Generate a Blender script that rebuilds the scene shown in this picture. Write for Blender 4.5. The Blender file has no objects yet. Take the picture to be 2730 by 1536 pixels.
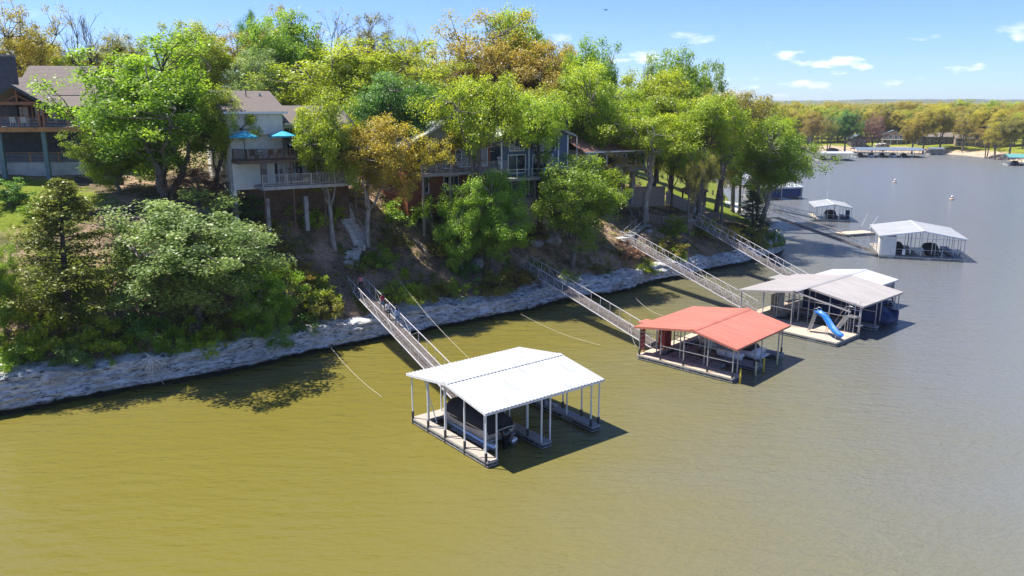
import bpy, bmesh, math, random
import numpy as np
from mathutils import Vector, Matrix, Quaternion
R = math.radians
random.seed(7)
scn = bpy.context.scene
col = scn.collection

# ------------------------------------------------------------------ camera, sky, sun, exposure
CAM_H = 22.0; FOC = 2080.0; PITCH = R(12.95)          # measured on the photograph (2730 x 1536)
cd = bpy.data.cameras.new('camera'); cam = bpy.data.objects.new('camera', cd); col.objects.link(cam)
cam.location = (0, 0, CAM_H); cam.rotation_euler = (R(90) - PITCH, 0, 0)
cd.sensor_width = 36; cd.lens = 36 * FOC / 2730; cd.clip_end = 20000; cd.clip_start = .5
scn.camera = cam
SUN_EL = R(64); SUN_AZ = math.atan2(-.96, .27)          # direction to the sun: x = sin, y = cos
w = bpy.data.worlds.new('World'); scn.world = w; w.use_nodes = True
nt = w.node_tree; nt.nodes.clear()
def WN(t, **k):
    n = nt.nodes.new(t)
    for a, b in k.items(): setattr(n, a, b)
    return n
sky = WN('ShaderNodeTexSky', sky_type='NISHITA', sun_disc=False, sun_elevation=SUN_EL, sun_rotation=SUN_AZ,
         altitude=900, air_density=1.0, dust_density=.0, ozone_density=2.0)
bg = WN('ShaderNodeBackground'); bg.inputs['Strength'].default_value = .086
out = WN('ShaderNodeOutputWorld')
# small fair-weather clouds in a low band all round the horizon
geo = WN('ShaderNodeNewGeometry'); sep = WN('ShaderNodeSeparateXYZ')
tc = WN('ShaderNodeTexCoord')
nt.links.new(tc.outputs['Generated'], sep.inputs[0])
azm = WN('ShaderNodeMath', operation='ARCTAN2'); nt.links.new(sep.outputs[0], azm.inputs[0]); nt.links.new(sep.outputs[1], azm.inputs[1])
comb = WN('ShaderNodeCombineXYZ')
sx = WN('ShaderNodeMath', operation='MULTIPLY'); sx.inputs[1].default_value = 13.0; nt.links.new(azm.outputs[0], sx.inputs[0])
sz = WN('ShaderNodeMath', operation='MULTIPLY'); sz.inputs[1].default_value = 42.0; nt.links.new(sep.outputs[2], sz.inputs[0])
nt.links.new(sx.outputs[0], comb.inputs[0]); nt.links.new(sz.outputs[0], comb.inputs[1]); comb.inputs[2].default_value = 4.6
noi = WN('ShaderNodeTexNoise'); noi.inputs['Scale'].default_value = 1.0; noi.inputs['Detail'].default_value = 6; noi.inputs['Roughness'].default_value = .56
nt.links.new(comb.outputs[0], noi.inputs['Vector'])
band = WN('ShaderNodeValToRGB'); el = band.color_ramp.elements
el[0].position = .0; el[0].color = (.85, .85, .85, 1); el[1].position = .105; el[1].color = (0, 0, 0, 1)
e = el.new(.05); e.color = (1, 1, 1, 1); e = el.new(.075); e.color = (.6, .6, .6, 1)
nt.links.new(sep.outputs[2], band.inputs[0])
cr = WN('ShaderNodeValToRGB'); cr.color_ramp.elements[0].position = .585; cr.color_ramp.elements[1].position = .68
nt.links.new(noi.outputs[0], cr.inputs[0])
mm = WN('ShaderNodeMath', operation='MULTIPLY'); nt.links.new(cr.outputs[0], mm.inputs[0]); nt.links.new(band.outputs[0], mm.inputs[1])
mixc = WN('ShaderNodeMixRGB'); tint = WN('ShaderNodeMixRGB', blend_type='MULTIPLY'); tint.inputs[0].default_value = 1; tint.inputs[2].default_value = (.58, .745, 1.14, 1); nt.links.new(sky.outputs[0], tint.inputs[1])
nt.links.new(mm.outputs[0], mixc.inputs[0]); nt.links.new(tint.outputs[0], mixc.inputs[1]); mixc.inputs[2].default_value = (8.2, 8.5, 9.0, 1)
nt.links.new(mixc.outputs[0], bg.inputs[0]); nt.links.new(bg.outputs[0], out.inputs[0])
sd = bpy.data.lights.new('sun', 'SUN'); so = bpy.data.objects.new('sun', sd); col.objects.link(so)
sd.energy = 5.0; sd.angle = R(.5); sd.color = (1, .95, .86)
tosun = Vector((math.sin(SUN_AZ) * math.cos(SUN_EL), math.cos(SUN_AZ) * math.cos(SUN_EL), math.sin(SUN_EL)))
so.rotation_euler = tosun.to_track_quat('Z', 'Y').to_euler(); so.location = (0, 0, 60)
scn.cycles.diffuse_bounces = 6; scn.cycles.max_bounces = 12
scn.view_settings.view_transform = 'Standard'; scn.view_settings.look = 'None'; scn.view_settings.gamma = 1
scn.view_settings.exposure = .98; scn.view_settings.use_curve_mapping = False

# ------------------------------------------------------------------ measuring helpers
CT, ST = math.cos(PITCH), math.sin(PITCH)
def ray(px, py):
    a = (px - 1365) / FOC; b = (py - 768) / FOC
    return Vector((a, CT - b * ST, -ST - b * CT))
def at(px, py, z):
    d = ray(px, py); t = (z - CAM_H) / d.z
    return Vector((0, 0, CAM_H)) + d * t
def aty(px, py, Y):
    d = ray(px, py); return Vector((0, 0, CAM_H)) + d * (Y / d.y)

# ------------------------------------------------------------------ materials
MATS = {}
def mat(name, c, rough=.7, var=.12, scale=4.0, metal=0.0, bump=0.0, bscale=None, c2=None, spec=.5, detail=6, stretch=None, coat=0):
    if name in MATS: return MATS[name]
    m = bpy.data.materials.new(name); m.use_nodes = True; n = m.node_tree.nodes; L = m.node_tree.links
    b = n['Principled BSDF']; b.inputs['Roughness'].default_value = rough; b.inputs['Metallic'].default_value = metal
    b.inputs['Specular IOR Level'].default_value = spec
    if coat: b.inputs['Coat Weight'].default_value = coat
    tcn = n.new('ShaderNodeTexCoord'); src = tcn.outputs['Object']
    if stretch:
        mp = n.new('ShaderNodeMapping'); mp.inputs['Scale'].default_value = stretch; L.new(src, mp.inputs[0]); src = mp.outputs[0]
    no = n.new('ShaderNodeTexNoise'); no.inputs['Scale'].default_value = scale; no.inputs['Detail'].default_value = detail; no.inputs['Roughness'].default_value = .62
    L.new(src, no.inputs['Vector'])
    rp = n.new('ShaderNodeValToRGB')
    lo = tuple(x * (1 - var * 1.6) for x in c) if c2 is None else c2
    hi = tuple(min(1, x * (1 + var)) for x in c)
    rp.color_ramp.elements[0].position = .32; rp.color_ramp.elements[1].position = .66
    rp.color_ramp.elements[0].color = (*lo, 1); rp.color_ramp.elements[1].color = (*hi, 1)
    L.new(no.outputs[0], rp.inputs[0]); L.new(rp.outputs[0], b.inputs['Base Color'])
    if bump:
        n2 = n.new('ShaderNodeTexNoise'); n2.inputs['Scale'].default_value = bscale or scale * 4; n2.inputs['Detail'].default_value = 5; L.new(src, n2.inputs['Vector'])
        bp = n.new('ShaderNodeBump'); bp.inputs['Strength'].default_value = bump; bp.inputs['Distance'].default_value = .05
        L.new(n2.outputs[0], bp.inputs['Height']); L.new(bp.outputs[0], b.inputs['Normal'])
    MATS[name] = m; return m
M = dict(
    white_roof=mat('white_metal_roof', (.42, .43, .44), .45, .12, .9, .0, stretch=(3, .35, 1)),
    red_roof=mat('red_metal_roof', (.46, .15, .105), .5, .12, .9, stretch=(3, .35, 1)),
    grey_roof=mat('grey_metal_roof', (.33, .305, .30), .45, .09, .9, stretch=(3, .35, 1)),
    galv=mat('galvanised_steel', (.42, .43, .45), .42, .12, 3, .55),
    white_steel=mat('white_painted_steel', (.70, .71, .72), .4, .08, 4),
    lilac_steel=mat('weathered_pale_steel', (.60, .57, .60), .5, .12, 3, .15),
    gangdeck=mat('brown_grey_gangway_boards', (.17, .145, .13), .9, .25, 3),
    dark_steel=mat('dark_steel', (.05, .055, .065), .5, .2, 4, .3),
    deckwood=mat('weathered_deck_boards', (.40, .35, .30), .85, .18, 2.2, bump=.3, stretch=(1, 8, 1)),
    deckgrey=mat('grey_deck_boards', (.30, .29, .28), .85, .16, 2.2, bump=.3, stretch=(1, 8, 1)),
    float_=mat('black_dock_float', (.03, .03, .032), .6, .3, 3),
    float_white=mat('scuffed_white_float', (.42, .42, .40), .6, .25, 3),
    canvas=mat('black_boat_canvas', (.018, .019, .022), .8, .3, 2, bump=.5, bscale=3),
    bluecanvas=mat('navy_dock_curtain', (.016, .035, .12), .75, .25, 1.2, bump=.4, bscale=2),
    alu=mat('brushed_aluminium', (.55, .56, .58), .3, .08, 3, .8),
    fiberglass=mat('white_gelcoat', (.74, .74, .73), .25, .05, 2, coat=.4),
    blackgel=mat('black_gelcoat', (.015, .015, .017), .22, .1, 2, coat=.5),
    blue_plastic=mat('blue_slide_plastic', (.015, .16, .55), .3, .08, 2, coat=.3),
    red_paint=mat('red_painted_board', (.30, .03, .025), .6, .15, 3),
    yellow=mat('yellow_bumper', (.62, .42, .04), .55, .12, 3),
    cream_yellow=mat('faded_cream_bumper', (.62, .52, .26), .6, .12, 3),
    bark=mat('grey_bark', (.17, .145, .125), .95, .4, 5, bump=.9, bscale=9, stretch=(1, 1, .25)),
    bark_dark=mat('dark_bark', (.085, .07, .058), .95, .4, 5, bump=.9, bscale=9, stretch=(1, 1, .25)),
    bark_pale=mat('pale_bark', (.32, .29, .26), .95, .35, 5, bump=.8, bscale=9, stretch=(1, 1, .25)),
    deadwood=mat('bleached_dead_wood', (.66, .60, .54), .9, .2, 5),
    shingle=mat('brown_asphalt_shingles', (.20, .165, .145), .95, .25, 9, bump=.4, stretch=(1, 1, 3)),
    shingle_red=mat('red_brown_shingles', (.29, .15, .125), .95, .22, 9, bump=.4),
    shingle_grey=mat('pale_grey_shingles', (.34, .36, .33), .95, .2, 9, bump=.4),
    siding_cream=mat('cream_lap_siding', (.66, .64, .56), .7, .07, 2),
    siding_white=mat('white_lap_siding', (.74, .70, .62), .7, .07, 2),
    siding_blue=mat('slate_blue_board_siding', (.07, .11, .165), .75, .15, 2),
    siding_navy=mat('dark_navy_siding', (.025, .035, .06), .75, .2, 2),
    siding_grey=mat('grey_painted_siding', (.23, .25, .26), .75, .12, 2),
    slate_siding=mat('dark_slate_siding', (.05, .062, .08), .8, .2, 2),
    brownwood=mat('stained_cedar_boards', (.24, .075, .03), .8, .25, 3, stretch=(1, 1, 5)),
    timber=mat('reddish_timber', (.33, .14, .09), .75, .2, 3),
    beamwood=mat('honey_beam_wood', (.42, .20, .08), .75, .2, 3),
    oldwood=mat('weathered_fence_wood', (.27, .23, .20), .9, .25, 3, stretch=(6, 6, .6)),
    darkwood=mat('dark_brown_deck_wood', (.12, .075, .05), .85, .25, 3),
    greywood=mat('grey_railing_wood', (.36, .34, .31), .85, .18, 3),
    tie=mat('creosote_timber', (.045, .042, .04), .9, .3, 3),
    tealpost=mat('blue_grey_painted_post', (.12, .19, .22), .7, .12, 2),
    trim=mat('white_trim', (.72, .72, .70), .6, .05, 3),
    concrete=mat('grey_concrete', (.42, .42, .41), .9, .15, 1.5, bump=.3),
    concrete_dark=mat('stained_concrete', (.26, .25, .235), .9, .25, 1.5, bump=.4),
    stone=mat('limestone_block', (.44, .41, .37), .95, .25, 3, bump=.7),
    brownstone=mat('brown_wall_block', (.20, .15, .115), .95, .25, 3, bump=.6),
    stonestep=mat('grey_stone_step', (.52, .48, .44), .95, .25, 4, bump=.6),
    teal=mat('turquoise_umbrella_fabric', (.03, .34, .47), .8, .1, 2),
    tealplastic=mat('turquoise_chair_plastic', (.03, .42, .62), .5, .08, 2),
    boulder=mat('grey_boulder', (.33, .32, .32), .95, .35, 1.6, bump=1, bscale=6),
    skin=mat('skin', (.48, .29, .21), .6, .05, 5), hair_b=mat('brown_hair', (.06, .032, .02), .7, .2, 9), hair_k=mat('dark_hair', (.015, .012, .01), .7, .2, 9),
    pinkshirt=mat('pink_cloth', (.62, .19, .22), .85, .1, 5), maroon=mat('maroon_cloth', (.22, .02, .035), .85, .1, 5), whitecloth=mat('off_white_cloth', (.62, .60, .57), .85, .1, 5),
    jean=mat('blue_denim', (.10, .17, .30), .9, .15, 6), jeanlight=mat('pale_denim', (.24, .33, .45), .9, .15, 6), blackcloth=mat('black_cloth', (.02, .02, .024), .85, .1, 5),
    rope=mat('pale_rope', (.60, .55, .48), .9, .1, 6), rust=mat('rusty_steel', (.16, .09, .06), .85, .3, 4),
    copper=mat('copper_buoy', (.42, .33, .26), .6, .15, 3), tan=mat('tan_carpet', (.50, .40, .31), .95, .12, 2), green_hull=mat('pale_green_lid', (.30, .50, .33), .5, .1, 2),
    greenroof=mat('green_metal_roof', (.10, .30, .27), .45, .1, 1), farroof=mat('blue_grey_metal_roof', (.13, .165, .21), .55, .1, 1),
    farbrown=mat('dark_brown_cabin_wood', (.075, .06, .055), .85, .2, 2), fartan=mat('tan_cabin_wood', (.30, .22, .17), .85, .2, 2),
)
def glass():
    m = bpy.data.materials.new('window_glass'); m.use_nodes = True; b = m.node_tree.nodes['Principled BSDF']
    n = m.node_tree.nodes; L = m.node_tree.links
    no = n.new('ShaderNodeTexNoise'); no.inputs['Scale'].default_value = .8; t = n.new('ShaderNodeTexCoord'); L.new(t.outputs['Object'], no.inputs[0])
    r = n.new('ShaderNodeValToRGB'); r.color_ramp.elements[0].color = (.008, .011, .015, 1); r.color_ramp.elements[1].color = (.045, .06, .08, 1); r.color_ramp.elements[0].position = .4; r.color_ramp.elements[1].position = .65
    L.new(no.outputs[0], r.inputs[0]); L.new(r.outputs[0], b.inputs['Base Color'])
    b.inputs['Roughness'].default_value = .04; b.inputs['Specular IOR Level'].default_value = .8
    return m
M['glass'] = glass()
def leafmat(name, ca, cb, cc, transl=.66):
    ca = tuple(a_*.55 + b_*.45 for a_, b_ in zip(ca, cb))
    ca, cb, cc = [tuple(min(.9, x*1.75) for x in c_) for c_ in (ca, cb, cc)]
    m = bpy.data.materials.new(name); m.use_nodes = True; n = m.node_tree.nodes; L = m.node_tree.links; n.clear()
    o = n.new('ShaderNodeOutputMaterial'); a = n.new('ShaderNodeAttribute'); a.attribute_name = 'var'
    oi = n.new('ShaderNodeObjectInfo')
    r = n.new('ShaderNodeValToRGB'); e = r.color_ramp.elements
    e[0].position = .05; e[0].color = (*ca, 1); e[1].position = .95; e[1].color = (*cc, 1); k = e.new(.5); k.color = (*cb, 1)
    L.new(a.outputs['Fac'], r.inputs[0])
    hs = n.new('ShaderNodeHueSaturation'); L.new(r.outputs[0], hs.inputs['Color'])
    mr = n.new('ShaderNodeMapRange'); mr.inputs[3].default_value = .490; mr.inputs[4].default_value = .514; L.new(oi.outputs['Random'], mr.inputs[0]); L.new(mr.outputs[0], hs.inputs['Hue'])
    mv = n.new('ShaderNodeMapRange'); mv.inputs[3].default_value = .86; mv.inputs[4].default_value = 1.15; L.new(oi.outputs['Random'], mv.inputs[0]); L.new(mv.outputs[0], hs.inputs['Value'])
    d = n.new('ShaderNodeBsdfDiffuse'); t = n.new('ShaderNodeBsdfTranslucent'); g = n.new('ShaderNodeBsdfGlossy'); g.inputs['Roughness'].default_value = .45; g.inputs['Color'].default_value = (.8, .85, .8, 1)
    L.new(hs.outputs[0], d.inputs[0]); L.new(hs.outputs[0], t.inputs[0])
    mx = n.new('ShaderNodeMixShader'); mx.inputs[0].default_value = transl; L.new(d.outputs[0], mx.inputs[1]); L.new(t.outputs[0], mx.inputs[2])
    m2 = n.new('ShaderNodeMixShader'); m2.inputs[0].default_value = .04; L.new(mx.outputs[0], m2.inputs[1]); L.new(g.outputs[0], m2.inputs[2])
    L.new(m2.outputs[0], o.inputs[0]); return m
LEAF = dict(
    fresh=leafmat('fresh_green_leaves', (.072, .128, .009), (.152, .228, .013), (.262, .330, .022)),
    yellowgreen=leafmat('yellow_green_leaves', (.105, .150, .010), (.215, .270, .014), (.360, .370, .022)),
    gold=leafmat('golden_olive_leaves', (.145, .130, .010), (.265, .222, .018), (.375, .300, .030)),
    brown=leafmat('orange_brown_leaves', (.140, .112, .016), (.250, .190, .026), (.345, .255, .042)),
    dark=leafmat('deep_green_leaves', (.032, .080, .012), (.072, .150, .020), (.140, .230, .036)),
    pale=leafmat('pale_green_leaves', (.075, .130, .030), (.155, .225, .056), (.275, .345, .110)),
    cedar=leafmat('olive_cedar_foliage', (.050, .066, .010), (.105, .118, .017), (.185, .180, .028), .3),
    cedardark=leafmat('dark_cedar_foliage', (.018, .028, .012), (.035, .048, .018), (.060, .075, .026), .15),
    goldbright=leafmat('bright_golden_leaves', (.20, .175, .014), (.34, .288, .026), (.46, .39, .045)),
    red=leafmat('reddish_bud_leaves', (.12, .060, .038), (.20, .105, .07), (.28, .165, .11)),
    olive=leafmat('olive_spring_leaves', (.090, .095, .016), (.175, .170, .026), (.290, .260, .045)),
    litter=leafmat('undergrowth_leaves', (.110, .130, .022), (.230, .240, .036), (.400, .340, .090)),
    grass=leafmat('grass_blades', (.07, .11, .010), (.15, .19, .018), (.27, .28, .04)),
)

# ------------------------------------------------------------------ mesh helpers
class MB:
    def __init__(s): s.v = []; s.f = []
    def add(s, vs, fs):
        o = len(s.v); s.v += [tuple(p) for p in vs]; s.f += [tuple(i + o for i in f) for f in fs]; return s
    def box(s, x0, x1, y0, y1, z0, z1):
        if x0 > x1: x0, x1 = x1, x0
        if y0 > y1: y0, y1 = y1, y0
        if z0 > z1: z0, z1 = z1, z0
        return s.add([(x0,y0,z0),(x1,y0,z0),(x1,y1,z0),(x0,y1,z0),(x0,y0,z1),(x1,y0,z1),(x1,y1,z1),(x0,y1,z1)],
                     [(3,2,1,0),(4,5,6,7),(0,1,5,4),(1,2,6,5),(2,3,7,6),(3,0,4,7)])
    def bar(s, p, q, w, h=None):
        p, q = Vector(p), Vector(q); h = h or w; d = (q - p)
        if d.length < 1e-6: return s
        d.normalize(); up = Vector((0,0,1)) if abs(d.z) < .95 else Vector((1,0,0))
        a = d.cross(up).normalized() * (w / 2); b = a.cross(d).normalized() * (h / 2)
        return s.add([p-a-b, p+a-b, p+a+b, p-a+b, q-a-b, q+a-b, q+a+b, q-a+b],
                     [(0,1,2,3),(7,6,5,4),(0,4,5,1),(1,5,6,2),(2,6,7,3),(3,7,4,0)])
    def tube(s, pts, rad, n=6, cap=True):
        pts = [Vector(p) for p in pts]; rad = rad if hasattr(rad, '__len__') else [rad] * len(pts)
        o = len(s.v); prev = None
        for i, p in enumerate(pts):
            d = (pts[min(i+1, len(pts)-1)] - pts[max(i-1, 0)])
            d = d.normalized() if d.length > 1e-9 else Vector((0,0,1))
            if prev is None: a = d.orthogonal().normalized()
            else:
                a = prev - d * prev.dot(d); a = a.normalized() if a.length > 1e-6 else d.orthogonal().normalized()
            prev = a; b = d.cross(a)
            for k in range(n):
                t = 2 * math.pi * k / n; s.v.append(tuple(p + (a * math.cos(t) + b * math.sin(t)) * rad[i]))
        for i in range(len(pts) - 1):
            for k in range(n):
                s.f.append((o+i*n+k, o+i*n+(k+1)%n, o+(i+1)*n+(k+1)%n, o+(i+1)*n+k))
        if cap:
            s.f.append(tuple(o + k for k in reversed(range(n)))); s.f.append(tuple(o + (len(pts)-1)*n + k for k in range(n)))
        return s
    def prism(s, poly, axis, a0, a1):          # poly in the two other axes, extruded along axis
        n = len(poly)
        def P(p, a):
            return {'x': (a, p[0], p[1]), 'y': (p[0], a, p[1]), 'z': (p[0], p[1], a)}[axis]
        return s.add([P(p, a0) for p in poly] + [P(p, a1) for p in poly],
                     [tuple(reversed(range(n))), tuple(range(n, 2*n))] + [(i, (i+1) % n, n + (i+1) % n, n + i) for i in range(n)])
    def loft(s, rings, cap=True):
        n = len(rings[0]); o = len(s.v)
        for r in rings: s.v += [tuple(p) for p in r]
        for i in range(len(rings)-1):
            for k in range(n): s.f.append((o+i*n+k, o+i*n+(k+1)%n, o+(i+1)*n+(k+1)%n, o+(i+1)*n+k))
        if cap:
            s.f.append(tuple(o + k for k in reversed(range(n)))); s.f.append(tuple(o + (len(rings)-1)*n + k for k in range(n)))
        return s
    def mesh(s, name, m=None, smooth=False):
        me = bpy.data.meshes.new(name); me.from_pydata(s.v, [], s.f); me.update()
        bm = bmesh.new(); bm.from_mesh(me); bmesh.ops.recalc_face_normals(bm, faces=bm.faces); bm.to_mesh(me); bm.free()
        if m: me.materials.append(m)
        if smooth: me.polygons.foreach_set('use_smooth', [True] * len(me.polygons))
        return me
    def build(s, name, m, parent=None, smooth=False, stuff=False):
        o = bpy.data.objects.new(name, s.mesh(name, m, smooth)); col.objects.link(o)
        if parent: o.parent = parent
        if stuff: o['kind'] = 'stuff'
        return o
def B(x0, x1, y0, y1, z0, z1): return MB().box(x0, x1, y0, y1, z0, z1)
def tag(o, label=None, cat=None, group=None, kind=None):
    if label: o['label'] = label
    if cat: o['category'] = cat
    if group: o['group'] = group
    if kind: o['kind'] = kind
    return o
def empty(name, loc, rz=0, label=None, cat=None, group=None):
    o = bpy.data.objects.new(name, None); col.objects.link(o); o.location = loc; o.rotation_euler = (0, 0, rz); o.empty_display_size = .3
    return tag(o, label, cat, group)
def objm(name, me, parent=None, loc=(0,0,0), rot=(0,0,0), sc=None):
    o = bpy.data.objects.new(name, me); col.objects.link(o); o.parent = parent; o.location = loc; o.rotation_euler = rot
    if sc: o.scale = sc
    return o
def npmesh(name, V, Fq, m, attr=None, smooth=False):
    me = bpy.data.meshes.new(name); V = np.ascontiguousarray(V, np.float32); Fq = np.ascontiguousarray(Fq, np.int32)
    k = Fq.shape[1]
    me.vertices.add(len(V)); me.vertices.foreach_set('co', V.ravel())
    me.loops.add(Fq.size); me.loops.foreach_set('vertex_index', Fq.ravel())
    me.polygons.add(len(Fq)); me.polygons.foreach_set('loop_start', np.arange(0, Fq.size, k, dtype=np.int32)); me.polygons.foreach_set('loop_total', np.full(len(Fq), k, np.int32))
    me.update(calc_edges=True)
    if attr is not None:
        a = me.attributes.new('var', 'FLOAT', 'POINT'); a.data.foreach_set('value', np.ascontiguousarray(attr, np.float32))
    if m: me.materials.append(m)
    if smooth: me.polygons.foreach_set('use_smooth', np.ones(len(Fq), bool))
    return me
# cheap smooth value noise
_rs = np.random.RandomState(3); _tab = _rs.rand(64, 64, 64).astype(np.float32)
def vnoise(x, y, z):
    xi, yi, zi = np.floor(x).astype(int), np.floor(y).astype(int), np.floor(z).astype(int)
    fx, fy, fz = x - xi, y - yi, z - zi
    fx, fy, fz = [f*f*(3-2*f) for f in (fx, fy, fz)]
    g = lambda a, b, c: _tab[(xi+a) & 63, (yi+b) & 63, (zi+c) & 63]
    l = lambda a, b, t: a + (b-a)*t
    return l(l(l(g(0,0,0), g(1,0,0), fx), l(g(0,1,0), g(1,1,0), fx), fy), l(l(g(0,0,1), g(1,0,1), fx), l(g(0,1,1), g(1,1,1), fx), fy), fz)
def fbm(x, y, z, o=4):
    s = 0; a = .5; t = 0
    for i in range(o): s = s + a * vnoise(x * 2**i + i*7.3, y * 2**i + i*3.1, z * 2**i); t += a; a *= .5
    return s / t

# ------------------------------------------------------------------ terrain
SHORE = np.array([(-190,-60),(-130,-12),(-90,17.5),(-62,37),(-50,45.5),(-37.7,53.9),(-34.4,56.3),(-30.8,58.5),(-26.8,61.1),(-23.9,63.8),(-20.6,66.6),(-16.9,70.0),
    (-11.5,73.7),(-6.4,77.7),(-1.8,81.2),(2.7,84.6),(7.8,89.5),(12.0,92.0),(15.6,95.6),(20.3,99.6),(24.2,103.0),(29.1,107.8),(34.0,111.2),(38.0,115.4),(41.6,119.4),(44.2,124),
    (45.6,130),(46.4,141),(48,158),(52,180),(57,205),(62,232),(68,262),(75,300),(82,340)], float)
def smooth_poly(P, it=2):
    for _ in range(it):
        Q = [P[0]]
        for a, b in zip(P[:-1], P[1:]): Q += [a*.75 + b*.25, a*.25 + b*.75]
        Q.append(P[-1]); P = np.array(Q)
    return P
SH = smooth_poly(SHORE, 2)
_seg = SH[1:] - SH[:-1]; _len = np.hypot(_seg[:,0], _seg[:,1]); _arc = np.concatenate([[0], np.cumsum(_len)])
def shore_ds(x, y):
    """signed distance inland and arc length of the nearest shoreline point"""
    x = np.asarray(x, float); y = np.asarray(y, float)
    best = np.full(x.shape, 1e9); s = np.zeros(x.shape)
    for i in range(len(_seg)):
        t = np.clip(((x-SH[i,0])*_seg[i,0] + (y-SH[i,1])*_seg[i,1]) / _len[i]**2, 0, 1)
        d = np.hypot(x - SH[i,0] - t*_seg[i,0], y - SH[i,1] - t*_seg[i,1])
        k = d < best; best = np.where(k, d, best); s = np.where(k, _arc[i] + t*_len[i], s)
    poly = np.vstack([SH, [(82,900),(-900,900),(-900,-60)]]); ins = np.zeros(x.shape, bool); j = len(poly)-1
    for i in range(len(poly)):
        xi, yi = poly[i]; xj, yj = poly[j]
        if yi != yj: ins ^= ((yi > y) != (yj > y)) & (x < (xj-xi)*(y-yi)/(yj-yi) + xi)
        j = i
    return np.where(ins, best, -best), s
DS = [0,1.2,3.5,6,10,14,20,28,45,90]
STN = [  # shoreline point, heights at the distances DS
    ((-190,-60),[0,2.3,4.0,6.2,8.6,10.5,13,15.5,17,19]),
    ((-62,37),[0,2.4,4.1,6.1,8.2,10.0,12.6,15.3,17,19]),
    ((-37.7,53.9),[0,2.4,4.1,6.3,8.8,10.8,13.2,15.2,17,19]),
    ((-30.8,58.5),[0,2.3,4.5,7.6,11.6,13.2,14.0,15.2,17,19.5]),
    ((-23.9,63.8),[0,2.2,4.5,8.0,12.5,13.8,14.6,15.6,17.5,20]),
    ((-16.9,70),[0,2.1,4.2,6.4,10.2,12.8,14.4,15.6,17.5,20]),
    ((-6.4,77.7),[0,1.9,3.5,5.6,9.8,12.4,13.8,15.0,17.2,20]),
    ((2.7,84.6),[0,1.8,3.4,5.2,9.2,11.6,13.2,14.6,16.5,19.5]),
    ((12,92),[0,1.7,3.6,5.5,8.3,10.4,11.8,13.4,15.5,18.5]),
    ((20.3,99.6),[0,2.0,3.9,5.4,7.0,8.4,10.0,11.5,14,17]),
    ((29.1,107.8),[0,1.9,3.6,5.2,6.4,7.2,8.4,10.0,12.5,16]),
    ((38,115.4),[0,2.0,3.1,4.0,5.2,6.2,7.4,9.0,12,15]),
    ((44.2,124),[0,2.0,3.0,3.8,4.8,5.8,7.0,9.0,12,15]),
    ((46.4,141),[0,1.2,2.2,3.0,4.2,5.4,7.0,9.0,12,15]),
    ((52,180),[0,.6,1.2,2.0,3.2,4.4,6.2,8.4,12,15]),
    ((82,340),[0,.5,1.0,1.6,2.6,3.6,5.0,7.0,10,14])]
_ss = [shore_ds(np.array([p[0][0]]), np.array([p[0][1]]))[1][0] for p in STN]
_H = np.array([p[1] for p in STN], float)
def profile(d, s):
    d = np.clip(d, 0, 90)
    hs = np.array([np.interp(d.ravel(), DS, _H[i]) for i in range(len(STN))])
    s = s.ravel(); k = np.clip(np.searchsorted(_ss, s) - 1, 0, len(_ss)-2); t = np.clip((s - np.array(_ss)[k]) / (np.array(_ss)[k+1]-np.array(_ss)[k]), 0, 1)
    n = np.arange(len(s)); return (hs[k, n]*(1-t) + hs[k+1, n]*t).reshape(d.shape)
GS = .8; GX = np.arange(-150, 84, GS); GY = np.arange(-40, 330, GS)
XX, YY = np.meshgrid(GX, GY, indexing='ij')
DD, SS = shore_ds(XX, YY)
ZZ = profile(np.maximum(DD, 0), SS)
def blur(a, r):
    for ax in (0, 1):
        p = np.pad(a, [(r, r) if i == ax else (0, 0) for i in (0, 1)], mode='edge'); cs = np.cumsum(p, ax)
        cs = np.concatenate([np.zeros_like(np.take(cs, [0], ax)), cs], ax); n = 2*r+1
        a = (np.take(cs, range(n, cs.shape[ax]), ax) - np.take(cs, range(0, cs.shape[ax]-n), ax)) / n
    return a
Zs = blur(blur(ZZ, 3), 3); tt = np.clip((DD - 4) / 6, 0, 1); ZZ = ZZ*(1-tt) + Zs*tt
ZZ += (fbm(XX*.22, YY*.22, XX*0, 4) - .5) * .9 * np.clip((DD-1.5)/3, 0, 1) * np.where(DD > 20, .5, 1)
ZG = np.where(DD > 1.4, ZZ, np.where(DD > .6, ZZ * np.clip((DD-.6)/.8, 0, 1) - (1.4-np.clip(DD,.6,1.4))*1.2, -1.6))
def zg(x, y):
    i = np.clip((np.asarray(x, float)-GX[0])/GS, 0, len(GX)-1.001); j = np.clip((np.asarray(y, float)-GY[0])/GS, 0, len(GY)-1.001)
    a = i.astype(int); b = j.astype(int); u = i-a; v = j-b
    return ZG[a,b]*(1-u)*(1-v) + ZG[a+1,b]*u*(1-v) + ZG[a,b+1]*(1-u)*v + ZG[a+1,b+1]*u*v
def ground(px, py, y0=48.0):
    """first point of the bluff seen through a spot of the photograph"""
    d = ray(px, py); Ys = np.arange(y0, 320, .1); X = d.x/d.y*Ys; Z = CAM_H + d.z/d.y*Ys
    k = np.nonzero(Z < zg(X, Ys))[0]
    if len(k) == 0: k = [len(Ys)-1]
    return Vector((X[k[0]], Ys[k[0]], Z[k[0]]))
def gz(x, y): return float(zg(np.array([x]), np.array([y]))[0])
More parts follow.
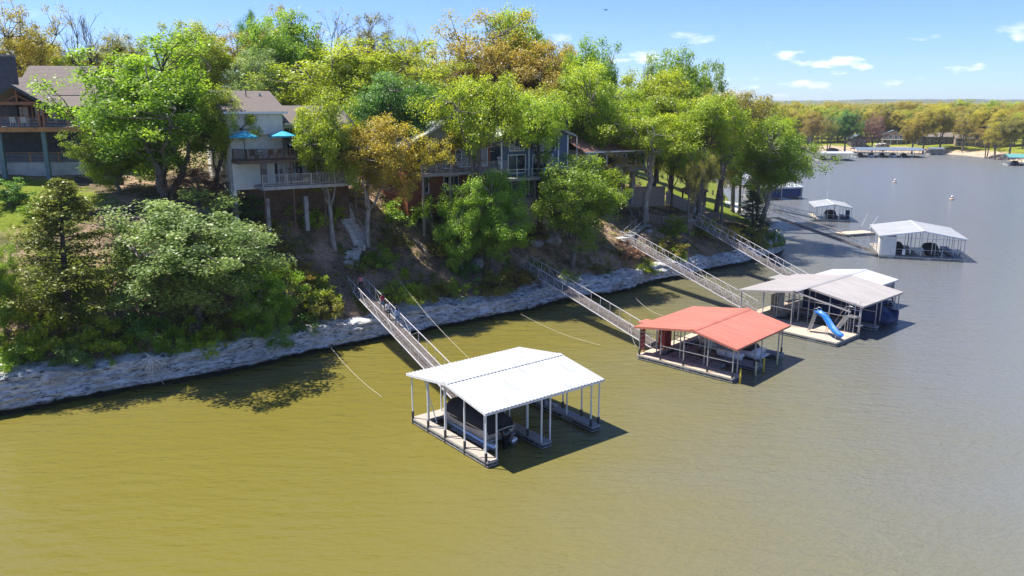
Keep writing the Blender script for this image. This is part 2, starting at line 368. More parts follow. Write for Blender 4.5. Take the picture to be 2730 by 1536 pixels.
def groundmat():
    m = bpy.data.materials.new('leaf_litter_and_lawn'); m.use_nodes = True; n = m.node_tree.nodes; L = m.node_tree.links; b = n['Principled BSDF']; b.inputs['Roughness'].default_value = .95; b.inputs['Specular IOR Level'].default_value = .1
    t = n.new('ShaderNodeTexCoord')
    def N(sc, det=6, ro=.65):
        q = n.new('ShaderNodeTexNoise'); q.inputs['Scale'].default_value = sc; q.inputs['Detail'].default_value = det; q.inputs['Roughness'].default_value = ro; L.new(t.outputs['Object'], q.inputs[0]); return q
    def RP(src, stops):
        r = n.new('ShaderNodeValToRGB'); e = r.color_ramp.elements; e[0].position, e[0].color = stops[0][0], (*stops[0][1], 1); e[1].position, e[1].color = stops[-1][0], (*stops[-1][1], 1)
        for p, c in stops[1:-1]: k = e.new(p); k.color = (*c, 1)
        L.new(src, r.inputs[0]); return r
    lit = RP(N(5.5, 10, .78).outputs[0], [(.32, (.09, .065, .045)), (.43, (.24, .16, .105)), (.53, (.38, .26, .18)), (.66, (.54, .40, .29))])
    soil = RP(N(3.2, 9, .72).outputs[0], [(.34, (.065, .052, .034)), (.66, (.25, .18, .115))])
    moss = RP(N(6, 8, .7).outputs[0], [(.35, (.035, .055, .010)), (.7, (.12, .14, .03))])
    lawn = RP(N(3.2, 8, .7).outputs[0], [(.3, (.075, .115, .012)), (.52, (.15, .19, .02)), (.7, (.24, .24, .05))])
    m1 = n.new('ShaderNodeMixRGB'); f1 = RP(N(.28, 5).outputs[0], [(.42, (0,0,0)), (.56, (1,1,1))]); L.new(f1.outputs[0], m1.inputs[0]); L.new(lit.outputs[0], m1.inputs[1]); L.new(soil.outputs[0], m1.inputs[2])
    m2 = n.new('ShaderNodeMixRGB'); f2 = RP(N(.5, 6).outputs[0], [(.54, (0,0,0)), (.64, (1,1,1))]); L.new(f2.outputs[0], m2.inputs[0]); L.new(m1.outputs[0], m2.inputs[1]); L.new(moss.outputs[0], m2.inputs[2])
    a = n.new('ShaderNodeAttribute'); a.attribute_name = 'var'
    ad = n.new('ShaderNodeMath'); ad.operation = 'ADD'; nn = N(1.1, 5); L.new(a.outputs['Fac'], ad.inputs[0]); L.new(nn.outputs[0], ad.inputs[1])
    fr = RP(ad.outputs[0], [(.82, (0,0,0)), (1.0, (1,1,1))])
    m3 = n.new('ShaderNodeMixRGB'); L.new(fr.outputs[0], m3.inputs[0]); L.new(m2.outputs[0], m3.inputs[1]); L.new(lawn.outputs[0], m3.inputs[2]); L.new(m3.outputs[0], b.inputs['Base Color'])
    bp = n.new('ShaderNodeBump'); bp.inputs['Strength'].default_value = .9; bp.inputs['Distance'].default_value = .12; q = N(7, 8, .75); L.new(q.outputs[0], bp.inputs['Height']); L.new(bp.outputs[0], b.inputs['Normal'])
    return m
# lawn where people mow: the left terraces, the plateau gardens, the park round the gazebo
lawn = np.clip(1 - np.hypot((XX+46)/13, (YY-72)/9), 0, 1)*1.2 + np.clip(1 - np.hypot((XX-38)/14, (YY-143)/22), 0, 1)*1.3 + np.clip(1 - np.hypot((XX-21)/9, (YY-131)/12), 0, 1) + np.clip(1-np.hypot((XX+33)/5, (YY-60.5)/4), 0, 1)*0
lawn += np.clip(1 - np.hypot((XX+37)/6, (YY-63)/4.5), 0, 1)*.9 + np.where(DD > 24, .35, 0) + np.where(YY > 150, .5, 0)
nx, ny = XX.shape; idx = np.arange(nx*ny).reshape(nx, ny)
F4 = np.stack([idx[:-1,:-1], idx[1:,:-1], idx[1:,1:], idx[:-1,1:]], -1).reshape(-1, 4)
keep = (DD.ravel()[F4] > -.2).any(1); F4 = F4[keep]; used = np.unique(F4); remap = np.zeros(nx*ny, int); remap[used] = np.arange(len(used))
gme = npmesh('bluff_ground', np.stack([XX, YY, ZG], -1).reshape(-1, 3)[used], remap[F4], groundmat(), np.clip(lawn, 0, 1).ravel()[used], True)
tag(objm('bluff_ground', gme), 'steep wooded bluff with brown leaf litter and patches of lawn', None, None, 'structure')

# limestone ledge along the water
def rockmat():
    m = bpy.data.materials.new('pale_limestone'); m.use_nodes = True; n = m.node_tree.nodes; L = m.node_tree.links; b = n['Principled BSDF']; b.inputs['Roughness'].default_value = .92; b.inputs['Specular IOR Level'].default_value = .2
    t = n.new('ShaderNodeTexCoord'); mp = n.new('ShaderNodeMapping'); mp.inputs['Scale'].default_value = (1.1, 1.1, 4.6); L.new(t.outputs['Object'], mp.inputs[0])
    a = n.new('ShaderNodeTexNoise'); a.inputs['Scale'].default_value = 1.35; a.inputs['Detail'].default_value = 10; a.inputs['Roughness'].default_value = .74; L.new(mp.outputs[0], a.inputs[0])
    r = n.new('ShaderNodeValToRGB'); e = r.color_ramp.elements; e[0].position = .40; e[0].color = (.06, .062, .06, 1); e[1].position = .61; e[1].color = (.76, .73, .69, 1); k = e.new(.455); k.color = (.40, .40, .40, 1)
    L.new(a.outputs[0], r.inputs[0])
    a2 = n.new('ShaderNodeTexNoise'); a2.inputs['Scale'].default_value = .5; a2.inputs['Detail'].default_value = 5; L.new(t.outputs['Object'], a2.inputs[0])
    r2 = n.new('ShaderNodeValToRGB'); r2.color_ramp.elements[0].position = .5; r2.color_ramp.elements[1].position = .75; L.new(a2.outputs[0], r2.inputs[0])
    mx = n.new('ShaderNodeMixRGB'); L.new(r2.outputs[0], mx.inputs[0]); L.new(r.outputs[0], mx.inputs[1]); mx.inputs[2].default_value = (.40, .36, .31, 1)
    sp = n.new('ShaderNodeSeparateXYZ'); L.new(t.outputs['Object'], sp.inputs[0])
    ad = n.new('ShaderNodeMath'); ad.operation = 'MULTIPLY_ADD'; L.new(a.outputs[0], ad.inputs[0]); ad.inputs[1].default_value = .45; L.new(sp.outputs[2], ad.inputs[2])
    r3 = n.new('ShaderNodeValToRGB'); r3.color_ramp.elements[0].position = .66; r3.color_ramp.elements[0].color = (1,1,1,1); r3.color_ramp.elements[1].position = .82; r3.color_ramp.elements[1].color = (0,0,0,1); L.new(ad.outputs[0], r3.inputs[0])
    m3 = n.new('ShaderNodeMixRGB'); L.new(r3.outputs[0], m3.inputs[0]); L.new(mx.outputs[0], m3.inputs[1]); m3.inputs[2].default_value = (.022, .026, .014, 1)
    L.new(m3.outputs[0], b.inputs['Base Color'])
    bp = n.new('ShaderNodeBump'); bp.inputs['Strength'].default_value = 1; bp.inputs['Distance'].default_value = .15; L.new(a.outputs[0], bp.inputs['Height']); L.new(bp.outputs[0], b.inputs['Normal'])
    return m
ss = np.arange(_ss[0] + 95, _ss[14], .18)
px_ = np.interp(ss, _arc, SH[:,0]); py_ = np.interp(ss, _arc, SH[:,1])
def gsm(a, r=7): k = np.ones(2*r+1)/(2*r+1); return np.convolve(np.pad(a, r, mode='edge'), k, 'valid')
px_, py_ = gsm(px_), gsm(py_); tx, ty = np.gradient(px_), np.gradient(py_); tl = np.hypot(tx, ty); nxn, nyn = ty/tl, -tx/tl       # towards the water
top = np.interp(ss, _ss, [2.7,2.7,2.7,2.6,2.4,2.3,2.1,2.0,1.9,1.8,1.8,2.0,2.1,1.4,.5,.3]) + (fbm(ss*.25, ss*0+5, ss*0, 3)-.5)*1.1
NR = 56; rows = []
for r_ in range(NR):
    t = r_/(NR-1)
    if t < .8:
        q = t/.8; z = -.7 + (top + .7)*q
        lay = np.floor((z + .35*fbm(px_*.15, py_*.15, z*0, 2))*4.2)                         # beds
        o = .35 - .55*q - .1*q*q + (vnoise(lay*3.7, ss*.35 + lay*5, lay*1.3)-.5)*.62 + (fbm(px_*1.3, py_*1.3, z*3.0, 4)-.5)*.85 + (fbm(ss*.11, ss*0, z*0+9, 2)-.5)*1.3
        o = o - np.where(z < .42, .45*np.clip((.42 - z)*5, 0, 1), 0)
    else:
        q = (t-.8)/.2; z = top + q*.5 + (fbm(px_*.8, py_*.8, z*0+q*3, 3)-.5)*.5
        o = -.3 - q*2.6 + (fbm(ss*.11, ss*0, ss*0+9, 2)-.5)*1.3*(1-q)
    rows.append(np.stack([px_ + nxn*o, py_ + nyn*o, z], -1))
RV = np.array(rows); a, b_ = RV.shape[:2]; ix = np.arange(a*b_).reshape(a, b_)
RF = np.stack([ix[:-1,:-1], ix[:-1,1:], ix[1:,1:], ix[1:,:-1]], -1).reshape(-1, 4)
tag(objm('rock_ledge', npmesh('rock_ledge', RV.reshape(-1,3), RF, rockmat(), None, False)), 'pale layered limestone ledge with a dark wet foot along the waterline', None, None, 'structure')

# lake
def watermat():
    m = bpy.data.materials.new('murky_green_lake_water'); m.use_nodes = True; n = m.node_tree.nodes; L = m.node_tree.links; b = n['Principled BSDF']
    b.inputs['Roughness'].default_value = .06; b.inputs['IOR'].default_value = 1.38
    t = n.new('ShaderNodeTexCoord'); P = t.outputs['Object']
    def N(sc, det, ro, stretch=(1,1,1), rot=0):
        mp = n.new('ShaderNodeMapping'); mp.inputs['Scale'].default_value = stretch; mp.inputs['Rotation'].default_value = (0,0,rot); L.new(P, mp.inputs[0])
        q = n.new('ShaderNodeTexNoise'); q.inputs['Scale'].default_value = sc; q.inputs['Detail'].default_value = det; q.inputs['Roughness'].default_value = ro; L.new(mp.outputs[0], q.inputs[0]); return q
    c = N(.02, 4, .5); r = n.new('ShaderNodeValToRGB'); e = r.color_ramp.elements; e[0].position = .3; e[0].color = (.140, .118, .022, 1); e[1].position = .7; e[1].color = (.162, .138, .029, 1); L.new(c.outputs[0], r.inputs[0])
    big = N(.32, 2, .5, (1, 3.2, 1), R(-28)); mid = N(1.15, 3, .6, (1, 2.2, 1), R(-50)); fine = N(3.4, 3, .6, (1, 1.8, 1), R(-45)); patch = N(.045, 3, .5, (1, 2, 1), R(30))
    def MT(op, a, b2):
        q = n.new('ShaderNodeMath'); q.operation = op
        for k, v in ((0, a), (1, b2)):
            if isinstance(v, (int, float)): q.inputs[k].default_value = v
            else: L.new(v, q.inputs[k])
        return q.outputs[0]
    sp = n.new('ShaderNodeSeparateXYZ'); L.new(P, sp.inputs[0])
    # open water beyond the lee of the bluff is ruffled by the wind
    g = MT('ADD', MT('MULTIPLY', sp.outputs[0], 1.0), MT('MULTIPLY', sp.outputs[1], -.18))
    mr = n.new('ShaderNodeMapRange'); mr.interpolation_type = 'SMOOTHSTEP'; mr.inputs[1].default_value = -22; mr.inputs[2].default_value = 26; mr.inputs[3].default_value = .40; mr.inputs[4].default_value = 1.25; L.new(MT('ADD', g, MT('MULTIPLY', MT('SUBTRACT', patch.outputs[0], .5), 30)), mr.inputs[0])
    # olive by the bluff; grey sky reflection is painted into the open lake's colour
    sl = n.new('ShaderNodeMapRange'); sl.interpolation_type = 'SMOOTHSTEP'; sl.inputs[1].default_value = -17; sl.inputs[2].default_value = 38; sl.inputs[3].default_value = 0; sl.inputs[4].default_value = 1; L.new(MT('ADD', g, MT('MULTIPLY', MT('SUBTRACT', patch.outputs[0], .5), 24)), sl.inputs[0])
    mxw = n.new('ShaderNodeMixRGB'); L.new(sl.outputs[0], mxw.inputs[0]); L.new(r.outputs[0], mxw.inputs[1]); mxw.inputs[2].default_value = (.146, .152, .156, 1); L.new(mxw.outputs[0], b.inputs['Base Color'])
    h = MT('ADD', MT('MULTIPLY', big.outputs[0], .16), MT('MULTIPLY', mr.outputs[0], MT('ADD', MT('MULTIPLY', mid.outputs[0], .15), MT('MULTIPLY', fine.outputs[0], .055))))
    rr = n.new('ShaderNodeMapRange'); rr.inputs[1].default_value = 60; rr.inputs[2].default_value = 320; rr.inputs[3].default_value = .05; rr.inputs[4].default_value = .27; L.new(sp.outputs[1], rr.inputs[0]); L.new(rr.outputs[0], b.inputs['Roughness'])   # open water carries ever more unresolved chop
    bp = n.new('ShaderNodeBump'); bp.inputs['Strength'].default_value = 1; bp.inputs['Distance'].default_value = 1.0; L.new(h, bp.inputs['Height']); L.new(bp.outputs[0], b.inputs['Normal'])
    return m
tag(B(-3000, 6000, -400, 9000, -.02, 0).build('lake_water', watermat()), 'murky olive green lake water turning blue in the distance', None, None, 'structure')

# ------------------------------------------------------------------ trees
def leaves(centres, nper, spread, size, rs, flat=.62, upbias=.55, outward=None, cvar=None, droop=0):
    """many small leaf quads round cluster centres -> verts, faces, var"""
    n = len(centres); k = np.repeat(np.arange(n), nper); N = len(k)
    off = rs.normal(size=(N, 3)); off /= np.maximum(np.linalg.norm(off, axis=1, keepdims=True), 1e-6); off *= (rs.rand(N, 1)**.55)
    sp = spread[k] if hasattr(spread, '__len__') else np.full(N, spread)
    off = off * sp[:, None]; off[:, 2] *= flat
    P = centres[k] + off
    nr = rs.normal(size=(N, 3)); nr /= np.linalg.norm(nr, axis=1, keepdims=True)
    o = outward[k] if outward is not None else off / np.maximum(np.linalg.norm(off, axis=1, keepdims=True), 1e-6)
    nr = nr*.8 + o*.45 + np.array([0, 0, upbias]); nr /= np.linalg.norm(nr, axis=1, keepdims=True)
    t = rs.normal(size=(N, 3)); t -= nr*(t*nr).sum(1, keepdims=True); t /= np.linalg.norm(t, axis=1, keepdims=True); b = np.cross(nr, t)
    L = size*(.65 + .7*rs.rand(N, 1)); W = L*.62
    v = np.stack([P - t*L*.5, P + b*W*.5 + nr*L*.08, P + t*L*.5, P - b*W*.5 + nr*L*.08], 1).reshape(-1, 3)
    f = np.arange(N*4).reshape(N, 4)
    cv = (cvar[k] if cvar is not None else .5)
    hv = off[:, 2] / np.maximum(sp*flat, 1e-6)
    var = np.clip(cv + (rs.rand(N)-.5)*.42 + hv*.10, 0, 1)
    return v, f, np.repeat(var, 4)
def wander(p, q, n, amp, rs):
    p, q = np.array(p, float), np.array(q, float); ts = np.linspace(0, 1, n+1)
    pts = p[None]*(1-ts[:,None]) + q[None]*ts[:,None]; pts[1:-1] += rs.normal(size=(n-1, 3))*amp
    return pts
def make_proto(seed, hb=.3, dens=1.0, ncl=150, nleaf=95, leaf=.25, H=12.0, rad=4.3, spread=.8, multi=1, lobes=.3, limb=1.0, topheavy=0., bark='bark'):
    """broadleaf tree: (trunk mesh, crown mesh) at about real size, base at the origin"""
    rs = np.random.RandomState(seed); mb = MB(); z0 = hb*H; rz = (H - z0)/2; cz = z0 + rz
    ph = rs.rand(6)*6.28
    def env(u):                                     # bumpy radius factor for unit directions
        az = np.arctan2(u[:,1], u[:,0])
        f = 1 + lobes*(.5*np.sin(2*az+ph[0]+2*u[:,2]) + .5*np.sin(3*az+ph[1]-3*u[:,2]) + .45*np.sin(5*u[:,2]+ph[2]+az))
        return f*(1 + topheavy*u[:,2])
    u = rs.normal(size=(ncl, 3)); u /= np.linalg.norm(u, axis=1, keepdims=True)
    r = (rs.rand(ncl, 1)**.42)*.95
    C = u*r*env(u)[:, None]*np.array([rad, rad, rz]) + np.array([0, 0, cz]); C[:, 2] = np.clip(C[:, 2], z0*.9, H - .3)
    # limbs
    nodes = []; stems = []
    for s in range(multi):
        a = 6.28*s/multi + rs.rand(); off = 0 if multi == 1 else .25
        base = np.array([math.cos(a)*off, math.sin(a)*off, -.4]); lean = np.array([rs.normal()*.25, rs.normal()*.25, 0]) + (0 if multi == 1 else 1)*np.array([math.cos(a), math.sin(a), 0])*rad*.28
        fork = np.array([base[0]+lean[0], base[1]+lean[1], z0 + rz*.25]); rt = (.022*H if multi == 1 else .017*H)*limb
        pts = wander(base, fork, 5, .1, rs); mb.tube(pts, list(np.linspace(rt*1.25, rt*.72, 6)), 7)
        nl = 5 if multi == 1 else 3
        lead = fork + np.array([rs.normal()*.5, rs.normal()*.5, rz*1.25]); ends = [lead]
        for i in range(nl):
            b2 = a + 6.28*i/nl + rs.rand()*.8; q = .55 + .35*rs.rand()
            ends.append(np.array([fork[0]*.6 + math.cos(b2)*rad*q, fork[1]*.6 + math.sin(b2)*rad*q, cz + rz*(rs.rand()*.75 - .15)]))
        for e_ in ends:
            st = pts[-1] if e_ is lead else pts[rs.randint(3, 6)]
            lp = wander(st, e_, 6, .22, rs); lp[1:-1, 2] += np.sin(np.linspace(0, 3.14, 7))[1:-1]*.35
            mb.tube(lp, list(np.linspace(rt*.55, .035, 7)), 5); nodes.append(lp)
    A = np.vstack([n_[2:] for n_ in nodes])
    for c in C:
        d = np.linalg.norm(A - c, axis=1) + np.maximum(0, A[:, 2] - c[2])*1.5; j = A[np.argmin(d)]
        if np.linalg.norm(c - j) > .3: mb.tube(wander(j, c, 2, .12, rs), [.05, .035, .015], 3, False)
    out = (C - np.array([0, 0, cz])) / np.array([rad, rad, rz]); out /= np.maximum(np.linalg.norm(out, axis=1, keepdims=True), 1e-6)
    cv = np.clip(.45 + rs.normal(size=ncl)*.16 + out[:, 2]*.08, 0, 1)
    v, f, var = leaves(C, int(nleaf*dens*1.5), spread*(.75 + .6*rs.rand(ncl)), leaf*.74, rs, .75, .6, out, cv)
    return mb.mesh('trunk', M[bark], True), npmesh('crown', v, f, None, var)
def make_bare(seed, H=12, rad=3.2, bark='bark', buds=False):
    rs = np.random.RandomState(seed); mb = MB(); tips = []
    def grow(p, d, L, r, depth):
        n = 4; pts = [p]; dd = d.copy()
        for i in range(n):
            dd = dd + rs.normal(size=3)*.14 + np.array([0, 0, .05]); dd /= np.linalg.norm(dd); pts.append(pts[-1] + dd*L/n)
        mb.tube(pts, list(np.linspace(r, r*.6, n+1)), 6 if depth < 2 else 3, False)
        if depth >= 4: tips.append(pts[-1]); return
        for i in range([4, 4, 3, 3][depth]):
            j = rs.randint(2, n+1) if depth else rs.randint(3, n+1); a = rs.normal(size=3); a -= dd*a.dot(dd); a /= np.linalg.norm(a)
            nd = dd*.75 + a*(.45 + .3*rs.rand()); nd[2] += .15; nd /= np.linalg.norm(nd); grow(np.array(pts[j]), nd, L*(.58 + .22*rs.rand()), r*.55, depth+1)
    grow(np.array([0, 0, -.4]), np.array([.03, .02, 1.]), H*.38, .2, 0)
    tr = mb.mesh('trunk', M[bark], True); cr_ = None
    C = np.array(tips); v, f, var = leaves(C, 5 if buds else 1, .35, .16, rs); cr_ = npmesh('crown', v, f, None, var)
    return tr, cr_
def make_cedar(seed, H=10, rad=3.1, nb=150, nl=120):
    rs = np.random.RandomState(seed); mb = MB(); mb.tube([(0,0,-.4),(.05,0,H*.5),(0,.04,H*.97)], [.2,.11,.02], 6); C = []; cv = []; sp = []
    for i in range(nb):
        t = (i + rs.rand())/nb; z = H*(.06 + .93*t); L = rad*(1-t)**.8*(.6 + .55*rs.rand()) + .12; a = rs.rand()*6.28
        tip = np.array([math.cos(a)*L, math.sin(a)*L, z + L*.12]); mb.tube([(0,0,z-.1), tip*np.array([.5,.5,1]) + np.array([0,0,-.02]), tip], [.04,.025,.008], 3, False)
        for q in (.45, .7, .95):
            C.append(np.array([tip[0]*q, tip[1]*q, z - .1 + (tip[2]-z+.1)*q])); cv.append(.3 + .35*q*rs.rand() + .15*t); sp.append(.28 + .22*(1-t) + .12*rs.rand())
    C = np.array(C); v, f, var = leaves(C, nl//3, np.array(sp), .14, rs, .55, .35, None, np.array(cv))
    return mb.mesh('trunk', M['bark_dark'], True), npmesh('crown', v, f, None, var)
def make_shrub(seed, H=2.6, rad=1.7, ncl=46, nleaf=75, leaf=.17, spread=.45, stems=6):
    rs = np.random.RandomState(seed); mb = MB(); u = rs.normal(size=(ncl, 3)); u[:, 2] = np.abs(u[:, 2])*1.1 - .25; u /= np.linalg.norm(u, axis=1, keepdims=True)
    r = rs.rand(ncl, 1)**.45; ph = rs.rand(3)*6.28; az = np.arctan2(u[:,1], u[:,0]); e_ = 1 + .28*np.sin(2*az+ph[0]) + .18*np.sin(5*az+ph[1])
    C = u*r*e_[:,None]*np.array([rad, rad, H*.72]) + np.array([0, 0, H*.28]); C[:, 2] = np.clip(C[:, 2], .12, H)
    for i in range(stems):
        c = C[rs.randint(ncl)]; mb.tube(wander((rs.normal()*.1, rs.normal()*.1, -.3), c, 3, .12, rs), [.05,.04,.03,.012], 4, False)
    for c in C[::2]: mb.tube(wander(c*np.array([.3,.3,.4]), c, 2, .08, rs), [.025,.018,.008], 3, False)
    v, f, var = leaves(C, nleaf, spread*(.7 + .6*rs.rand(ncl)), leaf, rs, .75, .45, u, np.clip(.45 + rs.normal(size=ncl)*.18, 0, 1))
    return mb.mesh('stem', M['bark'], True), npmesh('crown', v, f, None, var)
# prototypes: (clear-stem fraction, width/height) decide which one a tree uses
PR = dict(
    dense=[make_proto(11, .10, 1.2, 270, 95, .25, 12, 4.6, .85), make_proto(12, .26, 1.2, 260, 95, .25, 12, 4.5, .85), make_proto(13, .42, 1.15, 230, 95, .25, 12, 4.4, .8), make_proto(14, .11, 1.2, 270, 95, .25, 12, 4.6, .85, multi=3),
           make_proto(15, .12, 1.25, 280, 90, .25, 12, 4.4, .8, lobes=.42), make_proto(16, .33, 1.2, 260, 90, .25, 12, 4.6, .8, lobes=.45, topheavy=.15), make_proto(17, .62, 1.1, 170, 90, .25, 12, 4.4, .75, lobes=.4)],
    sparse=[make_proto(21, .18, .8, 190, 85, .22, 12, 4.4, .7, lobes=.35), make_proto(22, .34, .8, 180, 85, .22, 12, 4.4, .7, lobes=.4, multi=2), make_proto(23, .5, .8, 160, 85, .22, 12, 4.2, .7, lobes=.4),
            make_proto(24, .25, .72, 190, 85, .22, 12, 4.6, .72, lobes=.45, limb=1.15), make_proto(25, .62, .8, 140, 85, .22, 12, 4.4, .7, lobes=.45)],
    bare=[make_bare(31), make_bare(32, buds=True), make_bare(33)],
    cedar=[make_cedar(41), make_cedar(42, 10, 2.6, 130)],
    shrub=[make_shrub(51), make_shrub(52, 2.4, 1.9), make_shrub(53, 3.0, 1.5, 50), make_shrub(54, 2.6, 1.8, 30, 60, .16, .4)],
)
FRAC = dict(dense=[.10,.26,.42,.11,.12,.33,.62], sparse=[.18,.34,.5,.25,.62])
SIZE = dict(dense=(12, 4.7), sparse=(12, 4.6), bare=(11.0, 4.0), cedar=(10, 2.1), shrub=(2.6, 1.9))
def put_tree(name, kind, leafname, pos, h, wdt, label, cat='tree', group=None, frac=.25, lean=(0, 0), pick=None, bark=None):
    lst = PR[kind]
    if pick is None:
        if kind in FRAC:
            o_ = sorted(range(len(lst)), key=lambda i: abs(FRAC[kind][i] - frac)); pick = o_[0] if random.random() < .6 else o_[1]
        else: pick = random.randrange(len(lst))
    tr, cr_ = lst[pick % len(lst)]; H0, R0 = SIZE[kind]
    root = empty(name, pos, random.random()*6.28, label, cat, group)
    rz = root.rotation_euler.z; root.rotation_mode = 'QUATERNION'
    q = Quaternion((0, 1, 0), lean[0]) @ Quaternion((1, 0, 0), lean[1]) @ Quaternion((0, 0, 1), rz); root.rotation_quaternion = q
    sc = (wdt/R0, wdt/R0, h/H0)
    t = objm('stem' if kind == 'shrub' else 'trunk', tr, root, sc=sc)
    if bark: t.material_slots[0].link = 'OBJECT'; t.material_slots[0].material = M[bark]
    if len(cr_.vertices):
        c = objm('crown', cr_, root, sc=sc)
        if len(cr_.materials) == 0: cr_.materials.append(LEAF['fresh'])
        c.material_slots[0].link = 'OBJECT'; c.material_slots[0].material = LEAF[leafname]
    return root
K = 1.06            # measurements below were read on a 2575 pixel wide view
def tree_px(name, kind, leafname, cx, top, bot, hw, where, label, cat='tree', group=None, pick=None, bark=None, ws=1.0):
    """crown centre, top, lower edge and half width as read; where = distance Y, or the (x, y) spot of the trunk's foot"""
    if isinstance(where, tuple): g = ground(where[0]*K, where[1]*K); Y = g.y
    else: Y = where; p = aty(cx*K, top*K, Y); g = Vector((p.x, Y, gz(p.x, Y)))
    pc = aty(cx*K, top*K, Y); pb = aty(cx*K, bot*K, Y); h = max(1.0, pc.z - g.z); wdt = hw*K/FOC*(Y*CT + 4)*ws*1.1
    frac = max(.05, min(.6, (pb.z - g.z)/h)); lean = math.atan2((pc.x - g.x)*.8, h); lean = max(-.35, min(.35, lean))
    return put_tree(name, kind, leafname, (g.x, g.y, g.z), h, wdt, label, cat, group, frac, (lean, 0), pick, bark)
T = tree_px
# -- foreground bluff, left to right
T('maple_tree','dense','fresh',338,88,480,180,(415,492),'large bright green multi-stemmed maple between the slate house and the cream house',pick=3)
T('maple_tree','dense','fresh',262,300,470,85,(300,487),'lower bright green maple covering the right end of the slate house',pick=0)
T('leaning_tree','dense','yellowgreen',603,215,400,74,(528,512),'leaning yellow green tree with bare inner branches in front of the cream house side wall',pick=2,bark='bark_dark')
T('redbud_shrub','sparse','red',497,408,505,75,(497,512),'reddish budding bush below the leaning tree beside the cream house','shrub',pick=0)
T('cedar_tree','cedar','cedar',157,448,770,112,(172,790),'olive green conical cedar on the left lawn slope','tree',pick=0)
T('spreading_tree','dense','pale',470,492,780,205,(500,815),'broad pale green spreading tree over the left part of the rock ledge',pick=0)
T('bushy_tree','dense','fresh',660,655,860,85,(665,880),'rounded mid green bushy tree at the ledge right of the broad pale green tree',pick=4)
T('bushy_tree','dense','fresh',-5,610,850,52,(0,880),'green bushy tree cut by the left edge of the picture',pick=4)
T('slender_tree','dense','yellowgreen',806,232,480,88,(842,628),'tall yellow green tree with pale trunk in front of the cream house decks',pick=2,bark='bark_pale')
T('slender_tree','dense','yellowgreen',800,400,500,60,(797,520),'smaller yellow green tree hard against the cream house lower deck',pick=2,bark='bark_pale')
T('oak_tree','dense','goldbright',955,290,495,105,(925,620),'golden leaved oak with a pale straight trunk right of the stone steps',pick=2,bark='bark_pale')
T('oak_tree','sparse','goldbright',1062,318,520,82,(1070,585),'smaller golden oak on the slope below the brown wooden house',pick=2)
T('young_tree','dense','fresh',1150,455,660,70,(1165,705),'darker fresh green tree, left one of the pair below the brown house',pick=4)
T('young_tree','dense','fresh',1238,428,660,95,(1240,690),'fresh green leafy tree, right one of the pair above the second gangway',pick=0)
T('young_tree','dense','fresh',1472,388,600,112,(1437,672),'round light green tree between the blue house and the third gangway',pick=1)
T('tall_tree','dense','yellowgreen',1345,235,415,85,(1357,592),'yellow green tree with a tall dark bare trunk before the blue house',pick=6,bark='bark_dark')
T('tall_tree','dense','yellowgreen',1205,190,400,112,87,'wide yellow green tree standing over the brown house deck',pick=6)
T('tall_tree','sparse','yellowgreen',1120,235,400,85,98,'yellow green tree behind the left corner of the brown house',pick=3)
T('tall_tree','dense','yellowgreen',1305,215,400,85,102,'yellow green tree behind the gap between the brown and the blue house',pick=5)
T('round_tree','dense','dark',985,180,330,118,92,'dark green round-crowned tree behind the golden oak',pick=1)
T('tall_tree','dense','yellowgreen',895,105,260,165,104,'broad yellow green tree rising behind the right wing of the cream house',pick=5)
T('tall_tree','dense','fresh',715,22,250,92,112,'tall rich green tree behind the cream house roof',pick=1)
T('tall_tree','dense','pale',640,130,260,75,106,'pale green tree directly behind the cream house roof ridge',pick=5)
T('tall_tree','dense','yellowgreen',485,50,190,85,108,'bright yellow green treetop above the large maple',pick=1)
T('tall_tree','sparse','gold',600,55,230,85,122,'golden thin-crowned tree between the two tall green treetops',pick=3)
T('tall_oak','sparse','gold',1265,28,250,140,122,'huge golden green oak forming the top of the skyline',pick=1)
T('tall_oak','dense','yellowgreen',1300,26,150,85,126,'bright yellow green crown at the very top of the skyline',pick=5)
T('tall_oak','sparse','gold',1080,85,220,85,124,'thin golden oak left of the highest skyline tree',pick=3)
T('tall_oak','dense','brown',1335,110,300,105,116,'orange brown leaved oak right below the highest skyline tree',pick=5)
T('tall_oak','sparse','brown',1180,110,260,90,118,'thin orange brown oak in the middle of the wooded skyline',pick=1)
T('tall_tree','dense','fresh',1490,92,260,72,122,'saturated green treetop right of the orange brown oak',pick=1)
T('tall_tree','dense','yellowgreen',1475,160,340,100,112,'yellow green tree behind the blue house',pick=5)
T('bare_tree','bare','brown',1605,100,240,60,128,'leafless grey tree on the right half of the skyline',pick=0)
T('tall_tree','dense','fresh',1700,118,300,82,134,'deep green treetop right of the leafless skyline tree',pick=1)
T('tall_tree','dense','fresh',1770,160,300,55,138,'green treetop at the right shoulder of the wooded skyline',pick=5)
T('tall_tree','dense','yellowgreen',1655,182,360,105,124,'yellow green tree over the red brown roof',pick=5)
T('forked_tree','dense','yellowgreen',1650,285,470,120,(1625,556),'yellow green tree with a forked pale trunk by the dark stairs',pick=6,bark='bark_pale')
T('park_tree','dense','yellowgreen',1790,240,440,95,(1752,560),'yellow green park tree right behind the gazebo',pick=6)
T('park_tree','sparse','olive',1850,225,420,95,(1800,545),'olive green park tree right of the gazebo',pick=4)
T('park_tree','dense','gold',1862,228,390,80,150,'golden green tree behind the park lawn',pick=1)
T('park_tree','dense','yellowgreen',1925,246,400,60,152,'yellow green tree left behind the rightmost bluff tree',pick=1)
T('point_tree','dense','fresh',1968,298,500,100,(1915,575),'rightmost bright green tree leaning over the water at the point',pick=5,bark='bark_pale')
T('dark_cedar','cedar','cedardark',1890,478,600,46,(1893,592),'small dark evergreen at the tip of the point','tree',pick=1)
